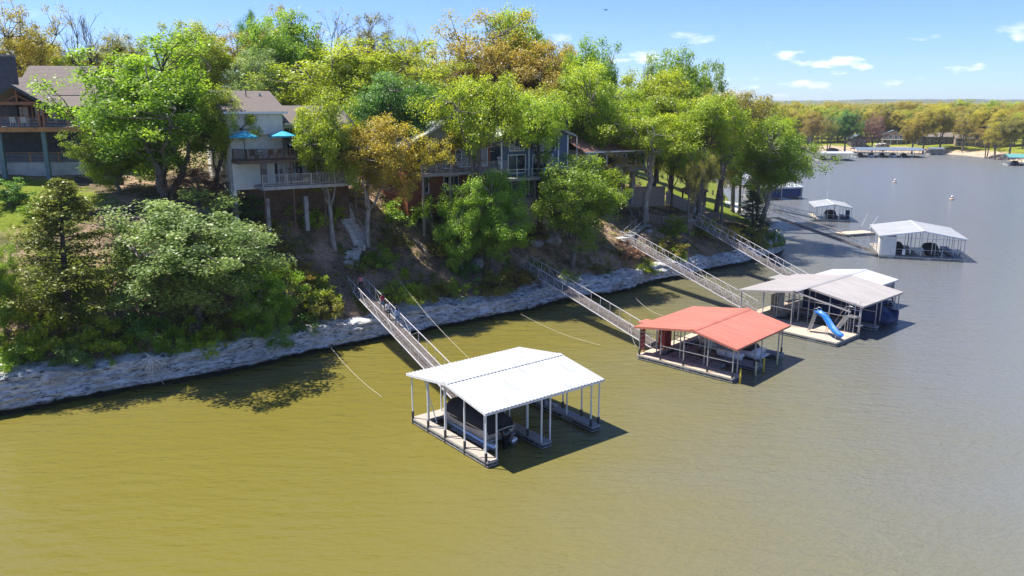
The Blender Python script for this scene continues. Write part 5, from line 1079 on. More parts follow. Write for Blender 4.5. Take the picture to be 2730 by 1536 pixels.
MB().tube([(10.6, -1.2, 10), (10.6, -1.2, 18.6)], .05, 6).build('down_pipe', M['trim'], uh)
for i, x in enumerate((5.6, 6.6)): chair(local(uh, x, -1.4, 14.0), R(34 + 20*i - 10), ['turquoise plastic chair on the blue house deck, left one', 'turquoise plastic chair on the blue house deck, right one'][i], 'tealplastic', 'turquoise deck chairs')
# -- grey house with the cantilevered glazed storey
p = aty(1560, 440, 107); gh = empty('grey_house', (p.x, p.y, 0), R(33), 'grey house with long band of windows on an overhanging upper floor', 'house')
B(0, 11, 0, 8, 13.85, 16.4).build('upper_wall', M['siding_grey'], gh); B(-.15, 11.15, -.15, 8, 13.35, 13.84).build('floor_band', M['siding_grey'], gh); B(.8, 9.2, 2.2, 8, 8.5, 13.34).build('wall', M['siding_grey'], gh)
for x in (4.4, 8.9): B(x-.25, x+.25, .1, .7, 8.5, 13.34).build('pillar', M['siding_grey'], gh)
MB().prism([(.7, 11.6), (.7, 11.2), (-.1, 13.3), (.3, 13.3)], 'x', 8.7, 9.1).build('bracket', M['siding_grey'], gh)
for i in range(6): window(gh, .2+i*1.78, 1.9+i*1.78, 14.1, 15.9, -.012, 'trim', 1)
slope_roof(gh, -.7, 11.7, 0, 0, -.9, 4.5, 16.35, 18.2, 'shingle_red'); slope_roof(gh, -.7, 11.7, 0, 0, 9, 4.5, 16.35, 18.2, 'shingle_red')
p = aty(1590, 400, 127); rh = empty('red_roof_house', (p.x, p.y, 0), R(30), 'house with pinkish red shingle roof half hidden behind the park trees', 'house')
B(-7, 7, 0, 8, 12, 16.2).build('wall', M['siding_grey'], rh); slope_roof(rh, -7.6, 7.6, 0, 0, -.8, 4.2, 16.1, 18.9, 'shingle_red'); slope_roof(rh, -7.6, 7.6, 0, 0, 9, 4.2, 16.1, 18.9, 'shingle_red')
for x in (-5, -2, 1.5, 4.5): window(rh, x-.7, x+.7, 13.6, 15.4, -.01, 'trim', 2)
# -- fences, gazebo, retaining wall
def fence(pts, label, h=1.8, gap=.0, name='wooden_fence', m='oldwood', pick=.16, top=True):
    a0 = Vector(pts[0]); root = empty(name, a0, 0, label, 'fence'); me = None
    for a, b_ in zip(pts[:-1], pts[1:]):
        a, b_ = Vector(a)-a0, Vector(b_)-a0; L = (b_-a).to_2d().length; n = max(1, int(L/pick)); yaw = math.atan2(b_.y-a.y, b_.x-a.x)
        if me is None: me = B(-pick*.47, pick*.47, -.015, .015, -.4, h).mesh('picket', M[m])
        for i in range(n):
            p = a.lerp(b_, (i+.5)/n); objm('picket', me, root, p + Vector((0, 0, random.uniform(-.02, .02))), (0, 0, yaw))
        for z in (.3, h-.25): MB().bar(a+Vector((0,0,z))+Vector((math.sin(yaw), -math.cos(yaw), 0))*-.06, b_+Vector((0,0,z))+Vector((math.sin(yaw), -math.cos(yaw), 0))*-.06, .05, .09).build('fence_rail', M[m], root)
    return root
fa, fb = aty(1668, 540, 113), aty(1772, 534, 118); fa.z = 8.4; fb.z = 8.0
fence([fa, fb], 'tall weathered board fence right of the grey house pillar', 2.6, pick=.34)
fd, fe_ = aty(1775, 535, 118.3), aty(1838, 565, 120.5); fd.z = 8.4; fe_.z = 6.6
fence([fd, fe_], 'low sloping picket fence running down to the gazebo', 1.5, pick=.26)
g = aty(1848, 560, 123); gb = empty('gazebo', (g.x, g.y, 6.4), R(20), 'hexagonal gazebo with pinkish shingle roof in the park', 'gazebo')
HX = [(2.0*math.cos(k*math.pi/3), 2.0*math.sin(k*math.pi/3)) for k in range(6)]
MB().prism([(x*1.02, y*1.02) for x, y in HX], 'z', -1.2, .75).build('skirt_wall', M['greywood'], gb)
for k, (x, y) in enumerate(HX): B(x-.07, x+.07, y-.07, y+.07, .75, 3.2).build('post', M['darkwood'], gb)
for k in range(6):
    a, b_ = HX[k], HX[(k+1) % 6]; MB().bar((*a, 1.65), (*b_, 1.65), .08).build('rail', M['oldwood'], gb); mb = MB()
    for i in range(1, 9): q = (a[0]+(b_[0]-a[0])*i/9, a[1]+(b_[1]-a[1])*i/9); mb.box(q[0]-.03, q[0]+.03, q[1]-.03, q[1]+.03, .77, 1.6)
    mb.build('balusters', M['oldwood'], gb, stuff=True)
    MB().add([(a[0]*1.25, a[1]*1.25, 3.1), (b_[0]*1.25, b_[1]*1.25, 3.1), (0, 0, 4.25), (a[0]*1.25, a[1]*1.25, 3.0), (b_[0]*1.25, b_[1]*1.25, 3.0), (0, 0, 4.1)], [(0,1,2), (5,4,3), (0,3,4,1)]).build('roof_panel', M['shingle_red'], gb)
rw = [ground(x, y) for x, y in ((1725, 590), (1762, 597), (1800, 597), (1840, 592), (1880, 588), (1912, 586))]; rt = empty('retaining_wall', rw[0], 0, 'long curved brown retaining wall below the gazebo', 'retaining wall')
for a, b_ in zip(rw[:-1], rw[1:]):
    n = max(1, round((b_-a).length/.9))
    for r_ in range(4):
        for i in range(n): p, q = a.lerp(b_, i/n)-rw[0], a.lerp(b_, (i+.985)/n)-rw[0]; up = Vector((0, .04*r_, -.3+r_*.42)); MB().bar(p+up, q+up, .3, .4).build('wall_block', M['brownstone'], rt)
# park ranch-rail posts
for i, (x, y) in enumerate(((1790, 500), (1815, 488), (1930, 535), (1957, 542), (1900, 520))):
    p = ground(x, y); pp = empty('park_post', p, .3, 'dark short post on the park lawn, ' + ('leftmost', 'second from left', 'second from right', 'rightmost', 'middle')[i], 'post', 'posts on the park lawn'); B(-.12, .12, -.12, .12, -.3, 1.1).build('post', M['tie'], pp); B(-.14, .14, -.14, .14, 1.1, 1.16).build('cap', M['tie'], pp)
# -- stairs
def stairs(a, b_, wdt, label, m, rail=True, n=None, name='stairs', rm='galv'):
    a, b_ = Vector(a), Vector(b_); L = (b_-a).to_2d().length; yaw = math.atan2(b_.y-a.y, b_.x-a.x); rise = b_.z-a.z; n = n or max(3, round(abs(rise)/.19)); root = empty(name, a, yaw, label, 'stairs')
    for i in range(n): B(i*L/n, (i+1.25)*L/n, -wdt/2, wdt/2, rise*(i+1)/n-.06, rise*(i+1)/n).build('step', M[m], root)
    for s in (-1, 1):
        MB().bar((0, s*(wdt/2+.03), 0), (L, s*(wdt/2+.03), rise), .05, .22).build('stringer', M[m], root)
        if rail:
            MB().bar((0, s*(wdt/2+.02), .95), (L, s*(wdt/2+.02), rise+.95), .05).build('hand_rail', M[rm], root)
            for t in (0, .5, 1): MB().bar((L*t, s*(wdt/2+.02), rise*t), (L*t, s*(wdt/2+.02), rise*t+.95), .04).build('rail_post', M[rm], root)
    return root
ga = ground(1705, 604); gb_ = ground(1690, 568); stairs(ga, gb_ + Vector((-.3, .6, .3)), 1.2, 'dark steel stairs climbing from the landing toward the grey house', 'dark_steel')
stairs(s3 + Vector((.5, .6, .05)), ga + Vector((.2, 0, .1)), 1.1, 'short stairs with pale rails from the third gangway to the dark landing', 'galv', True)
B(-1.3, 1.2, -.8, .8, -.1, 0).build('stair_landing', M['deckgrey']).location = ga + Vector((.5, .3, .15)); tag(bpy.data.objects['stair_landing'], 'small grey platform between the two flights of stairs', 'platform')
stepsP = [ground(x, y) for x, y in ((932, 716), (940, 672), (962, 655), (950, 628), (932, 600), (918, 565), (905, 530), (893, 500))]
stp = empty('stone_steps', stepsP[0], 0, 'grey stone steps climbing the bluff from the first gangway to the cream house', 'steps')
for a, b_ in zip(stepsP[:-1], stepsP[1:]):
    yaw = math.atan2(b_.y-a.y, b_.x-a.x); n = max(2, round(abs(b_.z-a.z)/.2))
    for i in range(n):
        p = a.lerp(b_, (i+.5)/n) - stepsP[0]; o = B(-.15, .15, -.8, .8, -.3, .34 if i % 2 else .26).build('step', M['stonestep'], stp); o.location = p; o.rotation_euler = (0, 0, yaw)
hrl = empty('step_rail', stepsP[0], 0, 'thin steel handrail beside the stone steps', 'rail')
for a, b_ in zip(stepsP[1:5], stepsP[2:6]):
    a, b_ = a-stepsP[0]+Vector((.8, -.3, 0)), b_-stepsP[0]+Vector((.8, -.3, 0)); MB().bar(a+Vector((0,0,1)), b_+Vector((0,0,1)), .05).build('rail', M['galv'], hrl); MB().bar(a+Vector((0,0,-.2)), a+Vector((0,0,1)), .05).build('rail_post', M['galv'], hrl)
# -- boulders
def boulder(loc, s, label, seed):
    rs_ = np.random.RandomState(seed); bm = bmesh.new(); bmesh.ops.create_icosphere(bm, subdivisions=3, radius=1)
    for v_ in bm.verts:
        c = v_.co; n_ = float(fbm(np.array([c.x*1.6+seed]), np.array([c.y*1.6]), np.array([c.z*1.6]), 3)[0]); v_.co = c*(.6 + .8*n_); v_.co.z *= .75
    me = bpy.data.meshes.new('boulder'); bm.to_mesh(me); bm.free(); me.materials.append(M['boulder']); o = objm('boulder', me, None, loc, (0, 0, seed), s); tag(o, label, 'boulder', 'boulders on the slope')
for i, (x, y, s, lb) in enumerate(((1430, 648, 1.0, 'grey boulder on the slope left of the light green tree'), (1468, 640, 1.3, 'larger grey boulder on the slope left of the light green tree trunk'), (1095, 560, .9, 'pale boulder under the brown house'), (1915, 690, 1.0, 'boulder block at the waterline below the fourth gangway'), (1960, 660, .9, 'boulder on the rocky tip of the point'), (1730, 620, .5, 'small white rock between the third and fourth gangways'), (1270, 705, .9, 'dark boulder above the ledge left of the second gangway'))):
    p = ground(x, y); boulder((p.x, p.y, p.z+.1), (s, s*.9, s), lb, i+2)
# -- bleached dead branch on the ledge
_rp = RV.reshape(-1, 3); _dp = _rp[:, 1]*CT - (_rp[:, 2]-CAM_H)*ST; _ru = 1365 + FOC*_rp[:, 0]/_dp; _rvv = 768 - FOC*(_rp[:, 1]*ST + (_rp[:, 2]-CAM_H)*CT)/_dp
def rock_hit(px, py, lift=.1):
    q = np.nonzero((np.abs(_ru-px) < 7) & (np.abs(_rvv-py) < 7))[0]; k = q[np.argmin(_dp[q])] if len(q) else np.argmin((_ru-px)**2 + (_rvv-py)**2)
    p = aty(px, py, float(_rp[k, 1])); return p - ray(px, py).normalized()*lift
p = rock_hit(400, 950, .15); db = empty('dead_branch', p, 0, 'bleached dead branch fanning out on the rock ledge', 'branch'); rs_ = np.random.RandomState(4)
for i, (tx_, ty_) in enumerate(((366, 972), (372, 990), (384, 1004), (396, 1014), (408, 1012), (420, 1002), (432, 994), (442, 976), (388, 938), (428, 962))):
    st = [np.array(rock_hit(400 + (tx_-400)*t + rs_.normal()*1.5, 950 + (ty_-950)*t + rs_.normal()*1.5, .35 + .2*math.sin(t*3)) - p) for t in (0, .25, .5, .75, 1)]
    br = MB().tube(st, [.075, .062, .05, .036, .02], 5).build('limb', M['deadwood'], db, True)
    for q in range(4): a = st[1 + q % 4]; b2 = a + np.array([rs_.normal()*.3, -.06, -.3 + rs_.normal()*.22]); MB().tube(wander(a, b2, 3, .04, rs_), [.036, .028, .02, .012], 4).build('twig', M['deadwood'], br)
# fallen limbs on the slope
for i, (xa, ya, xb, yb_, r_, lb) in enumerate(((1100, 640, 1150, 690, .12, 'fallen dark log on the slope below the golden oaks'), (1600, 655, 1680, 690, .1, 'fallen limb below the third gangway'), (960, 560, 1010, 610, .09, 'fallen branch right of the stone steps'), (1330, 660, 1390, 720, .1, 'fallen limb at the top of the second gangway'), (1745, 640, 1790, 668, .09, 'grey fallen limb between third and fourth gangway'), (760, 640, 800, 700, .1, 'fallen log on the bare slope below the cream house'))):
    a, b_ = ground(xa, ya), ground(xb, yb_); lg = empty('fallen_log', a, 0, lb, 'log', 'fallen limbs'); rs2 = np.random.RandomState(i); pts = wander((0, 0, .12), tuple(b_-a + Vector((0, 0, .15))), 5, .1, rs2)
    for k_ in range(1, 5): pts[k_, 2] = gz(a.x + pts[k_, 0], a.y + pts[k_, 1]) - a.z + .12
    MB().tube(pts, list(np.linspace(r_, r_*.4, 6)), 7).build('limb', M['bark'] if i % 2 else M['bark_pale'], lg, True)
    for k_ in (2, 3): MB().tube(wander(pts[k_], pts[k_] + np.array([rs2.normal()*.5, -.3, .5]), 3, .06, rs2), [.04, .03, .02, .01], 4).build('twig', M['bark'], lg)
# -- utility pole glimpsed behind the maple
p = aty(547, 185, 112); up_ = empty('utility_pole', (p.x, p.y, gz(p.x, p.y)), .3, 'utility pole with grey transformer among the trees behind the large maple', 'utility pole')
h_ = 23.5 + (p.z-23.5) - gz(p.x, p.y) + 4.0; MB().tube([(0,0,-.5), (0,0,h_)], [.16, .11], 8).build('pole', M['oldwood'], up_); MB().tube([(0, -.35, h_-4.3), (0, -.35, h_-3.3)], .28, 10).build('transformer', M['concrete'], up_); B(-1.1, 1.1, -.06, .06, h_-.7, h_-.55).build('cross_arm', M['oldwood'], up_)
# -- bird
p = aty(1615, 27, 140); bd = empty('bird', p, R(30), 'small dark bird gliding in the blue sky', 'bird')
MB().loft([[(x, -.06*k, -.05*k), (x, .06*k, -.05*k), (x, .06*k, .06*k), (x, -.06*k, .06*k)] for x, k in ((-.3, .25), (-.15, .9), (.1, 1), (.22, .7), (.3, .25))]).build('body', M['hair_k'], bd, True)
for s in (-1, 1): MB().add([(-.1, 0, .03), (.12, 0, .03), (.1, s*.35, .16), (-.08, s*.35, .16), (-.1, s*.75, .06), (.0, s*.75, .06)], [(0,1,2,3), (3,2,5,4)]).build('wing', M['hair_k'], bd)
MB().add([(-.3, -.02, 0), (-.3, .02, 0), (-.48, .08, .01), (-.48, -.08, .01)], [(0,1,2,3)]).build('tail', M['hair_k'], bd)

# ------------------------------------------------------------------ far shore
FPX = [(2050, 404), (2200, 403), (2330, 404), (2480, 409), (2560, 413), (2620, 420), (2680, 427), (2730, 433)]
FS = np.array([(60, 262), (74, 300), (92, 345), (116, 385)] + [tuple(at(x, y, 0).xy) for x, y in FPX] + [(228, 305), (262, 285), (330, 262), (460, 240), (800, 200)])
FS = smooth_poly(FS, 2); fseg = FS[1:]-FS[:-1]; flen = np.hypot(fseg[:,0], fseg[:,1])
def far_d(x, y):
    best = np.full(x.shape, 1e9)
    for i in range(len(fseg)):
        t = np.clip(((x-FS[i,0])*fseg[i,0] + (y-FS[i,1])*fseg[i,1])/flen[i]**2, 0, 1); best = np.minimum(best, np.hypot(x-FS[i,0]-t*fseg[i,0], y-FS[i,1]-t*fseg[i,1]))
    poly = np.vstack([FS, [(3000, 200), (3000, 3000), (-800, 3000), (-800, 262)]]); ins = np.zeros(x.shape, bool); j = len(poly)-1
    for i in range(len(poly)):
        xi, yi = poly[i]; xj, yj = poly[j]
        if yi != yj: ins ^= ((yi > y) != (yj > y)) & (x < (xj-xi)*(y-yi)/(yj-yi) + xi)
        j = i
    return np.where(ins, best, -best)
fx = np.arange(20, 700, 3.0); fy = np.arange(200, 900, 3.0); FX, FY = np.meshgrid(fx, fy, indexing='ij'); FD = far_d(FX, FY)
def far_h(d): return np.interp(d, [-3, 0, 3, 7, 22, 45, 80, 200, 500], [-1.2, -.05, 1.0, 2.0, 3.4, 5.2, 7.0, 10, 14])
FZ = far_h(FD) + (fbm(FX*.05, FY*.05, FX*0, 3)-.5)*1.5*np.clip(FD/20, 0, 1)
def fz(x, y): return float(far_h(far_d(np.array([x]), np.array([y])))[0])
def farmat():
    m = bpy.data.materials.new('far_shore_lawn_and_stones'); m.use_nodes = True; n = m.node_tree.nodes; L = m.node_tree.links; b = n['Principled BSDF']; b.inputs['Roughness'].default_value = .95; b.inputs['Specular IOR Level'].default_value = .1
    t = n.new('ShaderNodeTexCoord'); a = n.new('ShaderNodeAttribute'); a.attribute_name = 'var'
    def N(sc, st):
        q = n.new('ShaderNodeTexNoise'); q.inputs['Scale'].default_value = sc; q.inputs['Detail'].default_value = 6; L.new(t.outputs['Object'], q.inputs[0]); r = n.new('ShaderNodeValToRGB'); e = r.color_ramp.elements; e[0].position, e[0].color = st[0][0], (*st[0][1], 1); e[1].position, e[1].color = st[1][0], (*st[1][1], 1); L.new(q.outputs[0], r.inputs[0]); return r
    st = N(1.2, [(.35, (.24, .17, .115)), (.65, (.52, .41, .31))]); gr = N(.12, [(.35, (.115, .125, .03)), (.62, (.20, .225, .025))])
    mx = n.new('ShaderNodeMixRGB'); L.new(a.outputs['Fac'], mx.inputs[0]); L.new(st.outputs[0], mx.inputs[1]); L.new(gr.outputs[0], mx.inputs[2]); L.new(mx.outputs[0], b.inputs['Base Color']); return m
nx, ny = FX.shape; idx = np.arange(nx*ny).reshape(nx, ny); F4 = np.stack([idx[:-1,:-1], idx[1:,:-1], idx[1:,1:], idx[:-1,1:]], -1).reshape(-1, 4); F4 = F4[(FD.ravel()[F4] > -3.5).any(1)]; used = np.unique(F4); remap = np.zeros(nx*ny, int); remap[used] = np.arange(len(used))
fvar = np.clip((FD - 6 + (fbm(FX*.06, FY*.06, FX*0+3, 3)-.5)*16)/5, 0, 1)
tag(objm('far_shore', npmesh('far_shore', np.stack([FX, FY, FZ], -1).reshape(-1,3)[used], remap[F4], farmat(), fvar.ravel()[used], True)), 'far lake shore with pale stony edge and green lawns', None, None, 'structure')
# named front trees of the far shore: x, top y, half width (source pixels), distance, leaves
FT = [(2262, 292, 38, 408, 'dense', 'dark', 'single green tree beside the dark cabin on the far shore'), (2335, 300, 30, 404, 'sparse', 'red', 'reddish brown tree left of the white-decked house on the far shore'), (2175, 300, 36, 398, 'sparse', 'brown', 'brownish tree over the far shore shed'), (2215, 305, 30, 402, 'sparse', 'olive', 'olive tree left of the far dark cabin'),
      (2440, 318, 30, 396, 'dense', 'gold', 'golden tree right of the white-decked far house'), (2475, 290, 38, 400, 'dense', 'gold', 'golden oak before the long dark far house'), (2520, 282, 36, 402, 'dense', 'gold', 'golden oak over the middle of the long dark far house'), (2578, 300, 34, 390, 'sparse', 'gold', 'golden tree standing at the far lawn edge'),
      (2615, 285, 34, 400, 'dense', 'gold', 'golden oak behind the tan far house'), (2665, 315, 36, 352, 'sparse', 'gold', 'golden tree near the right end of the far lawn'), (2705, 310, 38, 345, 'dense', 'olive', 'olive golden tree at the right edge of the far shore'), (2640, 330, 30, 360, 'sparse', 'brown', 'smaller brownish tree on the far lawn right of the tan house'), (2120, 292, 34, 420, 'dense', 'gold', 'golden tree at the left end of the visible far shore')]
for (x, ty_, hw, Y, kd, lf, lb) in FT:
    p = aty(x, ty_, Y); z = fz(p.x, Y); put_tree('far_shore_tree', kd, lf, (p.x, Y, z), p.z-z, hw/FOC*Y*1.05, lb, 'tree', 'trees along the far shore', .35)
rs = random.Random(5); cnt = 0
for row, (dmin, top) in enumerate(((52, 21), (72, 22), (95, 23.5), (125, 25.5))):
    x = 2030
    while x < 2800:
        x += rs.uniform(17, 30); base = np.interp(x, [2030, 2480, 2730, 2800], [402, 385, 330, 310]); Y = base + dmin + rs.uniform(-6, 6); p = aty(x, 290, Y); z = fz(p.x, Y)
        lf_ = rs.choice(['gold','gold','gold','olive','brown','yellowgreen']); kd_ = 'dense' if rs.random() < .7 else 'sparse'
        put_tree('far_wood_tree', kd_, lf_, (p.x, Y, z), max(9, top + rs.uniform(-2.5, 2.0) - z), rs.uniform(5.2, 7.4), dict(gold='golden', olive='olive', brown='brownish', yellowgreen='yellow green')[lf_] + (' thin' if kd_ == 'sparse' else ' full') + ' tree in the ' + ('front', 'second', 'third', 'rearmost')[row] + ' row of the far treeline, ' + ('left part' if x < 2260 else 'middle part' if x < 2500 else 'right part'), 'tree', 'treeline of the far shore', .25); cnt += 1
# woods far behind, one mass
def canopy(name, n, xs, ys, hfun, mt, label, r0, seed, nl=26, leaf=1.6):
    rs_ = np.random.RandomState(seed); X = rs_.uniform(*xs, n); Y = rs_.uniform(*ys, n); C = np.stack([X, Y, hfun(X, Y) + rs_.normal(size=n)*r0*.25], -1)
    v, f, var = leaves(C, nl, r0*(.7+.6*rs_.rand(n)), leaf, rs_, .7, .6, None, np.clip(.45 + rs_.normal(size=n)*.2, 0, 1)); tag(objm(name, npmesh(name, v, f, LEAF[mt], var)), label, 'woods', None, 'stuff')
canopy('distant_woods', 2600, (60, 900), (560, 900), lambda x, y: 14 + (y-560)*.02 + fbm(x*.01, y*.01, x*0, 3)*8, 'gold', 'golden woods stretching behind the far shore', 6, 8, 40, 1.1)
# hills
hx = np.linspace(-1500, 5200, 220); hy = np.linspace(1500, 5200, 60); HX_, HY_ = np.meshgrid(hx, hy, indexing='ij')
HZ = -6 + np.clip((HY_-1500)/1800, 0, 1)*(38 + 60*(fbm(HX_*.0011, HY_*.0011, HX_*0+2, 4)-.3)) ; HZ += (fbm(HX_*.012, HY_*.012, HX_*0, 3)-.5)*14
idx = np.arange(HX_.size).reshape(HX_.shape); F4 = np.stack([idx[:-1,:-1], idx[1:,:-1], idx[1:,1:], idx[:-1,1:]], -1).reshape(-1, 4)
tag(objm('hills', npmesh('hills', np.stack([HX_, HY_, HZ], -1).reshape(-1,3), F4, mat('wooded_hill', (.085, .105, .06), .95, .35, .02, detail=10, c2=(.05, .065, .04)), None, True)), 'low wooded hills on the horizon', None, None, 'structure')
# -- far houses
def cabin(px, py, Y, w_, dp, h, label, wall, roof, yaw=0, rise=2.2, deck=False, nw=3, front=True):
    p = aty(px, py, Y); z = fz(p.x, Y); r = empty('lake_house', (p.x, Y, z), yaw, label, 'house'); B(-w_/2, w_/2, 0, dp, -.5, h).build('wall', M[wall], r)
    if front:
        MB().prism([(-w_/2, h), (w_/2, h), (0, h+rise)], 'y', .01, dp).build('gable_wall', M[wall], r)
        for s in (-1, 1): MB().prism([(0, h+rise+.02), (s*(w_/2+.8), h-.4), (s*(w_/2+.8), h-.15), (0, h+rise+.3)], 'y', -.9, dp+.5).build('roof', M[roof], r)
    else: slope_roof(r, -w_/2-.7, w_/2+.7, 0, 0, -.9, dp/2, h-.1, h+rise, roof); slope_roof(r, -w_/2-.7, w_/2+.7, 0, 0, dp+.9, dp/2, h-.1, h+rise, roof)
    for i in range(nw): x = -w_/2 + (i+.5)*w_/nw; window(r, x-w_/nw*.32, x+w_/nw*.32, h*.52, h*.9, -.01, 'trim', 2); 
    for i in range(nw): x = -w_/2 + (i+.5)*w_/nw; window(r, x-w_/nw*.25, x+w_/nw*.25, h*.08, h*.38, -.01, 'trim', 1)
    if deck:
        B(-w_/2-1, w_/2+1, -3, -.02, h*.44, h*.47).build('deck', M['trim'], r); rail_run(r, (-w_/2-1, -3), (w_/2+1, -3), h*.47, 'trim', 1.0, .4, 2.2)
        for x in (-w_/2-.6, -w_/6, w_/6, w_/2+.6): B(x-.12, x+.12, -2.9, -2.66, -.5, h*.44).build('deck_post', M['trim'], r)
    return r
cabin(2292, 365, 424, 7.5, 9, 4.6, 'dark brown two-storey cabin on the far shore beside the green tree', 'farbrown', 'farroof', R(-8), 1.6, False, 3)
cabin(2382, 362, 430, 10.5, 10, 5.2, 'far house with white deck and low grey gable roof', 'fartan', 'farroof', R(-12), 1.9, True, 4)
cabin(2505, 370, 418, 20, 8, 4.2, 'long dark house behind the golden oaks on the far shore', 'farbrown', 'shingle', R(-18), 2.0, False, 6, False)
cabin(2590, 375, 404, 14, 8, 4.0, 'tan house with porch at the right of the far shore', 'fartan', 'shingle', R(-22), 1.8, False, 4, False)
cabin(2226, 375, 402, 4.5, 4, 2.8, 'small dark shed near the water at the left of the far shore', 'farbrown', 'farbrown', R(0), .6, False, 1)
cabin(2360, 378, 416, 6.5, 3, 2.6, 'low concrete boathouse in the lawn below the white-decked house', 'concrete', 'concrete', R(20), .3, False, 2)
cabin(2150, 350, 440, 9, 8, 4.5, 'brown house hidden among trees at the left of the far shore', 'fartan', 'shingle', R(5), 2, False, 3)
# -- far docks
def far_dock(px, py, L, W, yaw, label, rm, he=2.9, rise=.6, boats=0, boatm='fiberglass', curtain=None):
    p = at(px, py, 0); r = empty('boat_dock', (p.x, p.y, 0), yaw, label, 'boat dock', 'docks in the distance')
    for s in (-1, 1): MB().prism([(0, he+rise), (s*W/2, he), (s*W/2, he+.1), (0, he+rise+.12)], 'x', -L/2, L/2).build('roof_slope', M[rm], r)
    B(-L/2, L/2, -W/2-.02, -W/2+.03, he-.2, he-.01).build('eave_trim', M['trim'], r)
    B(-L/2-.4, L/2+.4, W/2-1.2, W/2, -.2, .5).build('walkway', M['deckgrey'], r); n = max(2, int(L/5))
    for i in range(n+1):
        x = -L/2+.5 + i*(L-1)/n; B(x-.5, x+.5, -W/2, W/2-1.21, -.2, .48).build('finger', M['deckgrey'], r)
        for y in (-W/2+.2, 0, W/2-.2): B(x-.07, x+.07, y-.07, y+.07, .4, he + rise*(1-abs(y)/(W/2)) - .02).build('post', M['galv'], r)
    if curtain: B(-L/2+.1, L/2-.1, -W/2+.25, -W/2+.3, .7, he-.25).build('side_curtain', M[curtain], r)
    for i in range(boats):
        x = -L/2+.5 + (i+.5)*(L-1)/n; runabout(local(r, x, -.6), yaw, ('first', 'second', 'third', 'fourth', 'fifth')[i] + ' moored boat from the left in the ' + label.split(' on ')[0].split(' behind')[0].split(' at ')[0] + ('' if 'behind' not in label else ' behind the trees'), min(6, W*.7), boatm if i % 2 else 'blackgel', 'canvas')
    return r
far_dock(2362, 419, 30, 11, R(-6), 'long blue-grey roofed dock on the far shore', 'farroof', 3.4, 1.0, 5)
far_dock(2220, 428, 15, 9, R(-4), 'white-roofed dock with pontoon boat on the far left shore', 'white_roof', 3.2, .6, 2, 'fiberglass')
far_dock(2492, 413, 7, 6, R(-10), 'small turquoise-roofed dock on the far shore', 'farroof', 3.0, .5, 0)
far_dock(2722, 441, 12, 8, R(-14), 'green-roofed dock at the right edge of the picture', 'greenroof', 3.2, 1.1, 1)
far_dock(2056, 528, 12, 9, R(15), 'white-roofed dock with navy curtain behind the point tree', 'white_roof', 3.0, .7, 0, 'fiberglass', 'bluecanvas')
far_dock(2020, 500, 13, 9, R(15), 'white-roofed dock behind the park trees', 'white_roof', 3.0, .7, 2)
far_dock(2040, 474, 15, 10, R(12), 'farther white-roofed dock behind the park trees', 'white_roof', 3.2, .8, 2)
# -- buoys
for i, (x, y, s) in enumerate(((2385, 487, 1.0), (2537, 533, .95))):
    p = at(x, y, 0); bo = empty('buoy', (p.x, p.y, 0), .4, ['pale mooring buoy farther out on the open lake', 'pale mooring buoy nearer, right of the large white dock'][i], 'buoy', 'buoys')
    MB().tube([(0,0,-.2), (0,0,.1), (0,0,.35), (0,0,.42)], [.5*s, .62*s, .6*s, .3*s], 12).build('float_body', M['copper'], bo, True); MB().tube([(0,0,.4), (0,0,1.0*s), (0,0,1.1*s)], [.26, .24, .1], 10).build('marker', M['trim'], bo, True); MB().tube([(0,0,.62), (0,0,.8)], .275, 10).build('band', M['rust'], bo)

